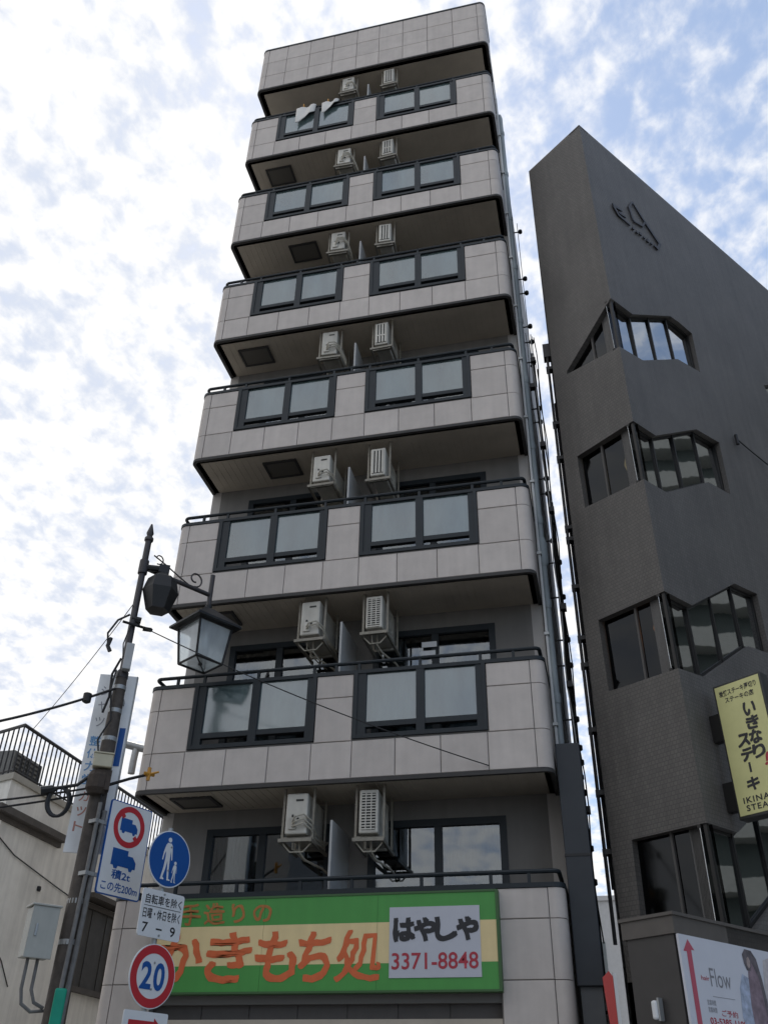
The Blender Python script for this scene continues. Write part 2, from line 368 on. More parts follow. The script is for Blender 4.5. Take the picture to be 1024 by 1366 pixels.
def tile(parent, x0, x1, z0, z1):
    w, h = x1-x0-TG*2, z1-z0-TG*2
    key = (round(w, 3), round(h, 3))
    if key not in tile_cache:
        b = MB(); e = 0.006
        b.add([(-w/2,.02,-h/2),(w/2,.02,-h/2),(w/2,.02,h/2),(-w/2,.02,h/2),(-w/2,e,-h/2),(w/2,e,-h/2),(w/2,e,h/2),(-w/2,e,h/2),
               (-w/2+e,0,-h/2+e),(w/2-e,0,-h/2+e),(w/2-e,0,h/2-e),(-w/2+e,0,h/2-e)],
              [(0,1,5,4),(1,2,6,5),(2,3,7,6),(3,0,4,7),(4,5,9,8),(5,6,10,9),(6,7,11,10),(7,4,8,11),(8,9,10,11)])
        tile_cache[key] = b.mesh('tile'); tile_cache[key].materials.append(TILE)
    o = link('tile', tile_cache[key], None, parent, loc=((x0+x1)/2, random.uniform(-.0012,.0012), (z0+z1)/2))
    o.rotation_euler = (random.uniform(-.0015,.0015), 0, random.uniform(-.0015,.0015))
    return o
def corner_tiles(parent, z0, z1, sides=True):
    z0 += TG; z1 -= TG
    MB().strip(arc(XL+RC, RC, 180, 270, 8)+[(.12-TG, 0)], z0, z1, .02).build('tile', TILE, parent, smooth=True)
    MB().strip([(5.2+TG, 0)]+arc(XR-RC, RC, 270, 360, 8), z0, z1, .02).build('tile', TILE, parent, smooth=True)
    if sides:
        MB().box(XL, XL+.02, RC+.01, DEP-.01, z0, z1).build('tile', TILE, parent)
        MB().box(XR-.02, XR, RC+.01, DEP-.01, z0, z1).build('tile', TILE, parent)
OPEN = [(0.62, 2.37), (2.885, 4.63)]
def seg(xa, xb, o): return [(xa, o), (xb, o)]
def balcony(k):
    b = B(k); m_ = MB(); o = .02; t = .10
    signlevel = (k == 1)
    # slab with its soffit
    sl = MB().hprism(outline(.03) , b, b+.15)
    root = sl.build('balcony', SOFFIT, apt)
    if k >= 1:
        gro = MB()                         # ribs of the soffit lining, running front to back
        x = XL+.25
        while x < XR-.2:
            gro.box(x-.006, x+.006, .14, DEP-.06, b-.005, b+.002); x += .11
        gro.build('soffit_rib', SOFFIT, root)
    if not signlevel:
        m_.strip(outline(o), b, b+.53, t)
    m_.strip(corner_left(o)+[(OPEN[0][0]-.001, o)], b+.53, b+1.42, t)
    m_.strip([(OPEN[1][1]+.001, o)]+corner_right(o), b+.53, b+1.42, t)
    if not signlevel: m_.strip(seg(OPEN[0][1]+.001, OPEN[1][0]-.001, o), b+.53, b+1.42, t)
    else:
        m_.strip(corner_left(o)+[(OPEN[0][0]-.001, o)], b, b+.53, t); m_.strip([(OPEN[1][1]+.001, o)]+corner_right(o), b, b+.53, t)
        m_.strip(seg(OPEN[0][0], OPEN[1][1], .05), b+.3, b+1.40, .08)
    m_.build('parapet', CORE, root)
    if not signlevel:
        tr = MB().strip(outline(-.006), b-.03, b+.018, .055); tr.build('drip_edge', TRIM, root, smooth=True)
    # tiles
    rows = [(.02, .505), (.505, 1.105), (1.105, 1.425)]
    for z0, z1 in rows: corner_tiles(root, b+z0, b+z1)
    if not signlevel:
        for i in range(len(BOT)-1): tile(root, BOT[i], BOT[i+1], b+.02, b+.505)
    else:
        tile(root, .12, .62, b+.02, b+.505); tile(root, 4.64, 5.2, b+.02, b+.505)
    for z0, z1 in rows[1:]:
        tile(root, .12, .618, b+z0, b+z1); tile(root, 4.635, 5.2, b+z0, b+z1)
        if not signlevel: tile(root, 2.374, 2.882, b+z0, b+z1)
    # cap + rail
    for pth, zl_ in ((corner_left(-.012)+[(OPEN[0][0], -.012)], 1.425), ([(OPEN[1][1], -.012)]+corner_right(-.012), 1.425),
                     (seg(OPEN[0][0], OPEN[1][1], -.012), 1.39) if signlevel else (seg(OPEN[0][1], OPEN[1][0], -.012), 1.425)):
        MB().strip(pth, b+zl_, b+1.475, .14).build('cap', ALU, root, smooth=True)
    ra = MB(); path = [(x, y, b+1.605) for x, y in outline(.05)]; ra.tube(path, .026, 8)
    for x in (.32, .72, 1.51, 2.31, 2.62, 2.94, 3.77, 4.57, 5.0): ra.box(x-.018, x+.018, .035, .07, b+1.47, b+1.60)
    ra.build('handrail', ALU, root, smooth=True)
    if signlevel: return root
    for (xa, xb) in OPEN:
        f = MB(); y0, y1 = -.012, .085
        f.box(xa, xa+.055, y0, y1, b+.53, b+1.475); f.box(xb-.05, xb, y0, y1, b+.53, b+1.475)
        f.box(xa+.055, xb-.05, y0+.002, y1, b+.53, b+.585); f.box(xa+.055, xb-.05, y0+.002, y1, b+1.425, b+1.473)
        mid = (xa+xb)/2+.02
        f.box(mid-.055, mid+.055, y0+.004, y1-.01, b+.585, b+1.425)
        f.box(xa+.055, xa+.17, y0+.014, y1-.01, b+.585, b+1.425); f.box(xb-.13, xb-.05, y0+.014, y1-.01, b+.585, b+1.425)
        f.box(xa+.17, mid-.055, y0+.012, y1-.01, b+.675, b+.745); f.box(mid+.055, xb-.13, y0+.012, y1-.01, b+.675, b+.745)
        f.build('panel_frame', ALU, root)
        for pa, pb in ((xa+.17, mid-.055), (mid+.055, xb-.13)):
            MB().box(pa, pb, .03, .042, b+.745, b+1.425).build('glass_pane', FROST, root)
    return root
balconies = {k: balcony(k) for k in range(1, 8)}
# roof parapet (top band): same rounded shape, three courses of tile
b8 = B(8); rp = MB().hprism(outline(.03), b8, b8+.15).build('roof_parapet', SOFFIT, apt)
MB().strip(outline(.02), b8, b8+1.70, .12).build('parapet', CORE, rp)
MB().strip(outline(-.006), b8-.03, b8+.018, .055).build('drip_edge', TRIM, rp, smooth=True)
MB().strip(outline(-.012), b8+1.70, b8+1.75, .16).build('cap', ALU, rp, smooth=True)
for z0, z1 in ((.02, .555), (.555, 1.13), (1.13, 1.70)):
    corner_tiles(rp, b8+z0, b8+z1)
    for i in range(len(BOT)-1): tile(rp, BOT[i], BOT[i+1], b8+z0, b8+z1)
# lower piers beside the shop sign
for z0, z1 in ((1.29, 1.88), (1.88, 2.478), (0.70, 1.29), (0.05, 0.70)):
    corner_tiles(apt, z0, z1)
    tile(apt, .12, .62, z0, z1); tile(apt, 4.64, 5.2, z0, z1)
pier = MB(); pier.strip(corner_left(.02)+[(.62, .02)], 0, 2.478, .3); pier.strip([(4.63, .02)]+corner_right(.02), 0, 2.478, .3)
pier.build('pier', CORE, apt)
# body: side and rear walls, roof
body = MB(); t = .16
body.box(XL, XL+t, DEP, BK, 0, b8+1.1); body.box(XR-t, XR, DEP, BK, 0, b8+1.1); body.box(XL+t, XR-t, BK-t, BK, 0, b8+1.1)
body.box(XL+t, XR-t, DEP+t, BK-t, b8+.2, b8+.35)
body.build('wall', SIDEM, apt)
DOORS = [(0.66, 2.36), (2.92, 4.66)]
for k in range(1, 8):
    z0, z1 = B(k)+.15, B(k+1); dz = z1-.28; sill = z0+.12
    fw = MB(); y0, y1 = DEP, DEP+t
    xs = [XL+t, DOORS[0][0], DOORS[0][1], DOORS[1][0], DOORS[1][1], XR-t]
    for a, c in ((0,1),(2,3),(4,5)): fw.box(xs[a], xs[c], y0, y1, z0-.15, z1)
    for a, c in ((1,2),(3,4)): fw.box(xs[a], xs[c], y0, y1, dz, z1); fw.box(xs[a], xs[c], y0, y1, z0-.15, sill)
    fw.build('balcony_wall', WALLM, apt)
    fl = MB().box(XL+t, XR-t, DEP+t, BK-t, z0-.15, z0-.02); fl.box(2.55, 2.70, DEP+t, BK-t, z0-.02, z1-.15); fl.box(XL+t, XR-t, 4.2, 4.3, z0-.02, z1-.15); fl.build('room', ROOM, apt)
    for d, (xa, xb) in enumerate(DOORS):
        f = MB(); fy0, fy1 = DEP-.012, DEP+.07
        f.box(xa-.03, xa+.06, fy0, fy1, sill, dz+.03); f.box(xb-.06, xb+.03, fy0, fy1, sill, dz+.03)
        f.box(xa+.06, xb-.06, fy0+.002, fy1, dz-.06, dz+.03); f.box(xa+.06, xb-.06, fy0+.002, fy1, sill, sill+.07)
        mid = (xa+xb)/2 + (-.08 if d == 0 else .02); f.box(mid-.05, mid+.05, fy0+.01, fy1, sill+.07, dz-.06)
        dr = f.build('balcony_door', ALU, apt)
        for pa, pb in ((xa+.06, mid-.05), (mid+.05, xb-.06)):
            MB().box(pa, pb, DEP+.03, DEP+.038, sill+.07, dz-.06).build('glass_pane', DOORG, dr)
        # curtains drawn behind most panes
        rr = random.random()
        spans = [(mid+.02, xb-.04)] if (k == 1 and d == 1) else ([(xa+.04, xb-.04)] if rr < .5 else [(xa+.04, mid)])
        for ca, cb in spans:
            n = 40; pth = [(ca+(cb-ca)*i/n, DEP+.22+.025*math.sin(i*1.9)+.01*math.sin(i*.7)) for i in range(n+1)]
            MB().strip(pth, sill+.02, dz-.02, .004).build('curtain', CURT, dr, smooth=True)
    # white partition between the two flats' balconies
    MB().box(2.605, 2.635, .17, DEP-.005, z0+.05, z1-.43).build('partition', mat('partition_board', (.42,.42,.41), .7, var=.06), apt)
    # escape hatch in the soffit, alternating sides of the left bay
    if k >= 2:
        hx = 0.33 if k in (2, 5, 7, 3) else 1.09
        if k == 3: hx = .30
        if k in (4, 6): hx = 1.08
        hb = B(k)
        hm = MB(); hm.box(hx, hx+.58, .30, .34, hb-.028, hb+.002); hm.box(hx, hx+.58, .70, .74, hb-.028, hb+.002); hm.box(hx, hx+.04, .34, .70, hb-.028, hb+.002); hm.box(hx+.54, hx+.58, .34, .70, hb-.028, hb+.002)
        hm.build('escape_hatch', TRIM, balconies[k]) ; MB().box(hx+.04, hx+.54, .34, .70, hb-.018, hb+.002).build('hatch_lid', mat('hatch_lid', (.13,.118,.10), .7), balconies[k])
# shopfront under the sign: recessed dark lintel and rolling shutter
sf = MB(); sf.box(.62, 4.63, .16, .3, 2.0, 2.86)
sf.build('shop_lintel', mat('dark_lintel', (.12,.11,.105), .8, var=.1), apt)
for i in range(7):
    x0 = .64+i*.57; MB().box(x0+.005, x0+.565-.005, .145, .16, 2.02, 2.84).build('lintel_panel', mat('dark_lintel', (0,0,0)), apt)
shut = MB()
for i in range(22): shut.box(.62, 4.63, .25+(i % 2)*.012, .3, .02+i*.09, .02+i*.09+.088)
shut.build('rolling_shutter', mat('shutter_grey', (.22,.22,.21), .6), apt)
# side-wall details at the left: elbow of a vent pipe
eb = MB(); eb.tube([(-.08,.75,6.06),(-.3,.72,6.07),(-.46,.68,6.10),(-.74,.62,6.17)], .055, 10); eb.tube([(-.5,.68,6.1),(-.5,.66,5.9),(-.5,.66,5.72)], .05, 10)
tag(eb.build('vent_pipe', STEEL, None, smooth=True), 'grey elbow vent pipe sticking out of the left side of the tiled building', 'pipe')

# ------------------------------------------------------------------ shop sign on the first-floor parapet
sg = thing('shop_sign', 'wide green and cream shop signboard with orange brush lettering and phone number', 'sign', (.62,-.12,2.885))
SW, SH = 4.01, .965
sgb = MB().box(0, SW, 0.001, .14, 0, SH).build('sign_box', mat('sign_box_edge', (.05,.12,.04), .6), sg)
for i, (a, b_) in enumerate(((0, 1.34), (1.34, 2.68), (2.68, SW))):        # three acrylic sheets, each of three bands
    for z0, z1, mm in ((.0, .262, GREEN), (.262, .675, CREAMS), (.675, SH, GREEN)):
        MB().box(a+.0015, b_-.0015, -.004, .0, z0+.0004, z1).build('sign_sheet', mm, sg)
MB().box(2.82, 3.83, -.012, -.004, .115, .825).build('name_panel', PANELW, sg)
yt = -.0065
text('手造りの', .30, 1.42, .70, .925, yt, mat('letter_orange_dull', (.40,.16,.04), .6, var=.15), sg, heavy=.006, spacing=1.25, wob=.008, shear=-.1)
for ch, a, b_, z0, z1 in (('か', .07, .62, .10, .615), ('き', .69, 1.21, .10, .60), ('も', 1.28, 1.76, .10, .60), ('ち', 1.77, 2.15, .10, .58)):
    text(ch, a, b_, z0, z1, yt, ORANGE, sg, heavy=.016, wob=.012, shear=.12)
text('処', 2.23, 2.74, .09, .60, yt, ORANGE, sg, heavy=.011, wob=.012, shear=.10)
for i, ch in enumerate('はやしや'):
    text(ch, 2.875+i*.235, 3.10+i*.235, .485, .70, yt-.008, INK, sg, heavy=.019, wob=.004)
text('3371-8848', 2.85, 3.80, .195, .36, yt-.008, CRIMSON, sg, bold=.012)
fr_ = MB(); fr_.box(-.03, 0, -.015, .14, -.02, SH+.02); fr_.box(SW, SW+.03, -.015, .14, -.02, SH+.02); fr_.box(0, SW, -.013, .13, SH, SH+.022); fr_.box(0, SW, -.013, .13, -.022, 0)
fr_.build('sign_frame', mat('sign_box_edge', (0,0,0)), sg)

# ------------------------------------------------------------------ air conditioners
ORD = {2: 'the lowest', 3: 'the second lowest', 4: 'the third lowest', 5: 'the middle', 6: 'the third highest', 7: 'the second highest', 8: 'the topmost'}
def air_con(k, side):
    zt = B(k); x0, x1 = (2.03, 2.31) if side == 0 else (2.985, 3.225)
    lab = ('white air conditioner with coiled pipes on its end, hung under %s soffit' if side == 0 else 'white air conditioner with slotted grille end, hung under %s soffit') % ORD[k]
    dx = random.uniform(-.02,.02); top = -.08-(.10 if k == 4 else random.uniform(0,.05)); hgt = random.choice((.50,.53,.55))
    tt = thing('air_conditioner', lab, 'air conditioner', (x0+dx, .11, zt), random.uniform(-3,3), 'air conditioners hung under the balconies')
    w = x1-x0
    MB().box(0, w, 0, .76, top-hgt, top).build('casing', ACW, tt, bevel=.018)
    fan = MB()                            # round fan guard on the long side
    sx = 0-.006 if side == 0 else w+.006
    for rr in (.08,.14,.20): fan.tube([(sx, .42+rr*math.cos(a*.3142), top-hgt/2+rr*math.sin(a*.3142)) for a in range(21)], .005, 5)
    fan.build('fan_guard', ACW, tt)
    if side == 1:
        gr = MB(); gr.box(.035, w-.035, -.003, .002, top-hgt+.04, top-.045); gp = gr.build('grille_recess', ACDARK, tt)
        fins = MB()
        if k <= 3:
            for i in range(13): z = top-.06-i*.0345; fins.box(.036, w-.036, -.012, -.003, z-.013, z)
            for x in (w*.36, w*.64): fins.box(x-.006, x+.006, -.013, -.002, top-hgt+.04, top-.045)
        else:
            for i in range(4): x = .042+i*(w-.084)/3; fins.box(x-.014, x+.014, -.012, -.003, top-hgt+.045, top-.05)
            if k % 2: fins.box(.036, w-.036, -.013, -.002, top-hgt+.2, top-hgt+.225)
        fins.build('grille', ACW, gp)
    else:
        vc = MB(); vc.box(.05, .15, -.02, .0, top-hgt+.05, top-hgt+.20); vc.build('valve_cover', ACW, tt, bevel=.01)
        vm = MB(); vm.box(w*.45, w*.8, -.004, .001, top-.10, top-.075); vm.box(w*.3, w*.38, -.012, .001, top-hgt+.2, top-hgt+.235); vm.box(w*.55, w*.63, -.012, .001, top-hgt+.16, top-hgt+.195)
        vm.build('service_slot', ACDARK, tt)
        hs = MB()
        jz = random.uniform(-.06,.08); jx = random.uniform(-.03,.06)
        for q, (ra_, zz_) in enumerate(((.0, .12+jz), (.03, .16+jz*.8), (.06, .2+jz*.5))[:random.choice((2,3,3))]):
            hs.tube([(.10, -.02, top-hgt+.09+q*.03), (w*.55, -.06-ra_*.4, top-hgt+zz_+.02), (w*.9, -.05, top-hgt+zz_+.05), (w+.05, .03, top-hgt+zz_-.01), (w+.08+jx, .2, top-hgt+zz_-.14-jx), (w+.09, .5, top-hgt-.05+q*.03), (w+.05, .84, top-hgt+.1)], .011, 6)
        hs.build('hose', HOSE, tt, smooth=True)
    br = MB(); zb = top-hgt-.05
    for x in (-.055, w+.055):
        for y in (.10, .66): br.box(x-.014, x+.014, y-.014, y+.014, zb-.03, -.004)
        br.box(x-.016, x+.016, .0, .76, zb-.045, zb-.005)
    for y in (.10, .66): br.box(-.055, w+.055, y-.02, y+.02, zb, zb+.035)
    br.box(-.075, w+.075, -.005, .02, zb-.04, zb)
    br.build('bracket', ACBR, tt)
    if k <= 3:
        h2 = MB()
        h2.tube([(w*.5,.2,top-hgt),(w*.5,.22,top-hgt-.16),(w*.7,.3,top-hgt-.24),(w*1.2,.6,top-hgt-.28),(w*1.3,.84,top-hgt-.3)], .014, 6)
        h2.tube([(w*.3,.1,top-hgt),(w*.25,.15,top-hgt-.14),(w*.45,.5,top-hgt-.2),(w*.5,.84,top-hgt-.15)], .010, 6)
        h2.tube([(-.06,.1,zb-.02),(w*.2,.1,zb-.14),(w*.8,.1,zb-.14),(w+.06,.1,zb-.02)], .010, 6)
        h2.build('drain_hose', HOSE, tt, smooth=True)
    return tt
for k in range(2, 9):
    for s_ in (0, 1): air_con(k, s_)

# ------------------------------------------------------------------ laundry on the top balcony
def towel(x, w, h, sk, label):
    z = B(7)+1.605
    t_ = thing('towel', label, 'towel', (x, .02, z), 0, 'washing hung over the top balcony rail')
    b = MB(); nx, nz = 8, 10; vs = []
    for j in range(nz+1):
        for i in range(nx+1):
            u, v = i/nx, j/nz
            if j == 0: yy, zz_ = .03, .03
            else: yy, zz_ = -.045-.03*v-.02*math.sin(u*9+v*2), .03-h*v*(1-.75*sk*u)
            vs.append((u*w*(1-.1*v)+.03*sk*v, yy+.012*math.sin(u*14), zz_))
    fs = [(j*(nx+1)+i, j*(nx+1)+i+1, (j+1)*(nx+1)+i+1, (j+1)*(nx+1)+i) for j in range(nz) for i in range(nx)]
    b.add(vs, fs); o = b.build('cloth', CLOTH, t_, smooth=True); s = o.modifiers.new('thick', 'SOLIDIFY'); s.thickness = .006
    pg = MB()
    for u in (.35,): pg.box(u*w-.01, u*w+.01, -.05, .06, -.02, .10)
    pg.build('peg', AMBER, t_)
towel(1.03, .46, .68, .75, 'larger white towel pegged over the top balcony rail')
towel(1.62, .40, .50, 1.1, 'smaller white towel pegged over the top balcony rail')

for i, (x, z) in enumerate(((3.62, 7.42), (3.60, 7.28))):
    tag(MB().box(x, x+.22, DEP-.03, DEP-.02, z, z+.085).build('paper_notice', WHITE), ['upper','lower'][i]+' white paper strip on the right balcony door of the second glazed storey', 'paper')

# ------------------------------------------------------------------ alley: pipes, duct and cables on the building side
def clamps(bm_, x, y, zs, r, side=1):
    for z in zs: bm_.box(x-r-.012, x+r+.012, y-r-.02, y+r+.02, z-.02, z+.02)
dp = thing('downpipe', 'thick grey-green downpipe on the right flank of the tiled building', 'pipe', (5.465,.92,0))
pp = MB(); pp.tube([(-.07,.0,20.2),(-.01,0,20.18),(0,0,20.1),(0,0,13),(0,0,5.2)], .052, 12); pp.build('pipe', PIPEG, dp, smooth=True)
cl = MB()
for i in range(10): MB().lathe([(.058, 6.4+i*1.45), (.064, 6.42+i*1.45), (.064, 6.52+i*1.45), (.058, 6.54+i*1.45)], 12).build('collar', PIPEG, dp, smooth=True)
elb = MB().lathe([(.055, 8.55), (.085, 8.62), (.085, 8.95), (.06, 9.05)], 12); elb.build('hopper', PIPEG, dp, smooth=True)
d2 = thing('downpipe', 'thin white conduit beside the thick grey-green downpipe', 'pipe', (5.43,.62,0))
p2 = MB().tube([(0,0,20.4),(0,0,12),(0,0,5.0)], .02, 8); p2.build('pipe', PIPEW, d2, smooth=True)
for i in range(11): c2 = MB(); clamps(c2, 0, 0, [6+i*1.3], .02); c2.build('clamp', STEEL, d2)
bc = thing('cable_bundle', 'black cable bundle with insulator clamps running down the alley side of the tiled building', 'cable', (5.63,1.25,0))
b_ = MB(); b_.tube([(-.02,.0,13.2),(.0,0,11),(.02,0,8.6),(.02,.0,6),(.05,0,3.2)], .026, 8); b_.build('cable', BLACK, bc, smooth=True)
b3 = MB(); zs = [16.6, 15.2, 14.8, 13.9, 13.5, 13.0, 11.9, 11.6, 10.4, 10.1, 9.2, 8.8, 8.2, 7.5, 7.1, 6.3, 5.9, 5.7, 5.3, 4.6, 4.2]
for z in zs:
    x = -.01 if z > 9 else .05
    b3 = MB(); b3.lathe([(.022, z-.04), (.04, z-.03), (.04, z+.03), (.022, z+.04)], 8, (x+.015, 0)); b3.box(x-.2, x, -.008, .008, z-.01, z+.01); b3.build('insulator', BLACK, bc)
b4 = MB().tube([(-.045,.1,17),(-.04,.1,12.5)], .007, 6); b4.tube([(.055,.1,12.9),(.05,.1,8),(.07,.1,3.4)], .009, 6); b4.tube([(-.06,.0,12.9),(-.0,.0,12.95),(.0,.0,12.4)], .022, 6); b4.build('wire', BLACK, bc)
lw = thing('loose_cable', 'tangle of thin black cables drooping between clamps in the alley', 'cable', (5.60,1.0,0))
for q in range(4):
    rq = random.Random(q); xx = [-.06, .02, .06, .085][q]; pts = []
    for i in range(26):
        z = 13.5-i*.4; pts.append((xx+.018*math.sin(i*1.3+q*2)+rq.uniform(-.006,.006)+.03*(13.5-z)/10, .05*q+rq.uniform(-.02,.02), z))
    MB().tube(pts, .006+.003*(q % 2), 5).build('cable', BLACK if q != 1 else PIPEW, lw, smooth=True)
for z, x in ((12.8,.02),(12.2,-.03),(10.9,.03),(9.6,.06),(7.9,.08),(6.7,.05),(5.0,.1)):
    MB().box(x-.035, x+.05, -.03, .08, z-.03-.03*(z % .5), z+.05).build('cable_joint', BLACK, lw)
wp = thing('downpipe', 'pale pipe deep in the alley between the two tall buildings', 'pipe', (5.63,3.4,0))
w_ = MB().tube([(0,0,11.4),(0,0,7),(0.02,0,2)], .04, 10); w_.build('pipe', PIPEW, wp, smooth=True)
for z in (3,4.2,5.1,6.2,7.4,8.6,9.8,10.9): wc = MB(); clamps(wc, 0, 0, [z], .04); wc.build('clamp', BLACK, wp)
du = thing('vertical_duct', 'dark navy boxed duct standing against the lower right corner of the tiled building', 'duct', (5.415,.26,0))
MB().box(0, .29, 0, .5, 2.95, 5.62).build('duct_casing', NAVY, du, bevel=.01)
MB().box(.03, .26, .05, .45, 0, 2.95).build('duct_leg', mat('duct_leg_grey', (.10,.105,.11), .6, var=.1), du)
MB().box(-.004, .294, -.006, .5, 4.28, 4.31).build('joint_band', BLACK, du)

# ------------------------------------------------------------------ brown corner building
PCX, PCY = 6.965, -.337
TOP = 17.34
bw = thing('office_building', 'dark brown mosaic-clad corner building with angular stepped windows', 'building', (PCX,PCY,0), 51.9)
def fwin(z0, dz_, top_tri=False): pass
# stepped windows on the street face: (outline in u,z) and their mullions
FR = [
 dict(p=[(0,12.63),(.55,12.63),(1.74,13.40),(2.00,13.42),(2.36,13.38),(2.31,12.42),(1.66,12.32),(.58,11.62),(0,11.55)], m=[(.56,11.62,12.63),(1.12,11.97,13.0),(1.69,12.34,13.37)]),
 dict(p=[(0,10.07),(.52,10.07),(1.73,10.84),(2.36,10.90),(2.31,9.84),(1.72,9.80),(.50,9.04),(0,9.03)], m=[(.52,9.06,10.07),(1.10,9.42,10.45),(1.73,9.81,10.84)]),
 dict(p=[(0,7.28),(.58,7.28),(1.79,8.06),(2.36,8.10),(2.31,7.14),(1.76,7.08),(.53,6.27),(0,6.23)], m=[(.56,6.28,7.28),(1.17,6.68,7.67),(1.77,7.06,8.04)]),
 dict(p=[(0,4.43),(.58,4.43),(1.79,5.21),(2.36,5.24),(2.31,4.28),(1.76,4.22),(.53,3.42),(0,3.41)], m=[(.58,3.45,4.43),(1.17,3.84,4.82),(1.77,4.22,5.20)]),
]
CH = [
 dict(p=[(0,12.63),(0,11.55),(1.03,11.72),(1.03,11.78)], m=[.52]),
 dict(p=[(0,10.07),(0,9.03),(1.03,9.10),(1.05,10.05)], m=[.65]),
 dict(p=[(0,7.28),(0,6.23),(1.04,6.27),(1.06,7.29)], m=[.52]),
 dict(p=[(0,4.43),(0,3.41),(1.02,3.42),(1.0,4.44)], m=[.52]),
]
RW = [[(4.66,13.50),(6.1,14.45),(6.7,14.45),(6.7,13.55),(6.1,13.5),(4.75,13.33)]]
LEN = 9.0
def wall_poly(pts, holes, xf, outn, depth, name, mt, extra_rev=True):
    """a facade sheet with recessed openings: pts/holes are 2-D, xf maps (a,z,depth) to the parent's space"""
    polys = [[Vector((a, z, 0)) for a, z in pts]] + [[Vector((a, z, 0)) for a, z in h] for h in holes]
    allp = [p for pl in ([pts]+holes) for p in pl]
    tri = tessellate_polygon(polys); b = MB()
    b.add([xf(a, z, 0) for a, z in allp], [tuple(t_) for t_ in tri])
    return b
def xf_f(a, z, d): return (a, d, z)
def xf_c(a, z, d): return (d, a, z)
front = [(0, 0)]
outl = [(0, 3.0)]
for f_ in reversed(FR):
    pts = f_['p']; outl.append((0, pts[-1][1])); outl += list(reversed(pts[1:-1])); outl.append((0, pts[0][1]))
outl += [(0, TOP), (LEN, TOP), (LEN, 3.0)]
wb = wall_poly(outl, RW, xf_f, None, .16, 'wall', BROWN)
DR = .13
for pts, closed in [(f_['p'], False) for f_ in FR]+[(RW[0], True)]:
    seq = pts + ([pts[0]] if closed else [])
    for p, q in zip(seq, seq[1:]): wb.add([xf_f(*p, 0), xf_f(*q, 0), xf_f(*q, DR), xf_f(*p, DR)], [(0,1,2,3)])
outc = [(0, 3.0)]
for f_ in reversed(CH):
    pts = f_['p']; outc.append((0, pts[1][1])); outc += [pts[2], pts[3]]; outc.append((0, pts[0][1]))
outc += [(0, TOP), (1.30, TOP), (1.30, 3.0)]
wb2 = wall_poly(outc, [], xf_c, None, .16, 'wall', BROWN); wb.add(wb2.v, wb2.f)
for f_ in CH:
    seq = f_['p'][1:]+[f_['p'][0]]
    for p, q in zip(seq, seq[1:]): wb.add([xf_c(*p, 0), xf_c(*q, 0), xf_c(*q, DR), xf_c(*p, DR)], [(0,1,2,3)])
# alley wall (world +Y is (.787,.617) here), rear and roof
ax, ay = .787, .617
e1 = (ax*9, 1.30+ay*9); e2 = (LEN, e1[1])
wb.add([(0,1.30,0),(e1[0],e1[1],0),(e1[0],e1[1],TOP),(0,1.30,TOP)], [(0,1,2,3)])
wb.add([(e1[0],e1[1],0),(LEN,e1[1],0),(LEN,e1[1],TOP),(e1[0],e1[1],TOP)], [(0,1,2,3)])
wb.add([(LEN,0,0),(LEN,e1[1],0),(LEN,e1[1],TOP),(LEN,0,TOP)], [(0,1,2,3)])
wb.add([(0,0,TOP-.2),(LEN,0,TOP-.2),(LEN,e1[1],TOP-.2),(e1[0],e1[1],TOP-.2),(0,1.30,TOP-.2)], [(0,1,2,3,4)])
wb.build('wall', BROWN, bw)
cpg = MB(); cpg.strip([(0,1.30),(0,0)], TOP, TOP+.06, .25); cpg.strip([(0.0,0),(LEN,0)], TOP-.001, TOP+.058, .25); cpg.strip([(e1[0],e1[1]),(0,1.30)], TOP-.002, TOP+.057, .25)
cpg.build('coping', BROWNC, bw)
fl_ = MB()
for z in (5.6, 8.4, 11.1, 13.9): fl_.hprism([(.2,.2),(LEN-.2,.2),(LEN-.2,6),(4.5,4.8),(.25,1.25)], z, z+.2)
fl_.box(2.6, 2.7, .25, 3.0, 3.2, 14); fl_.build('floor_slab', ROOM, bw)
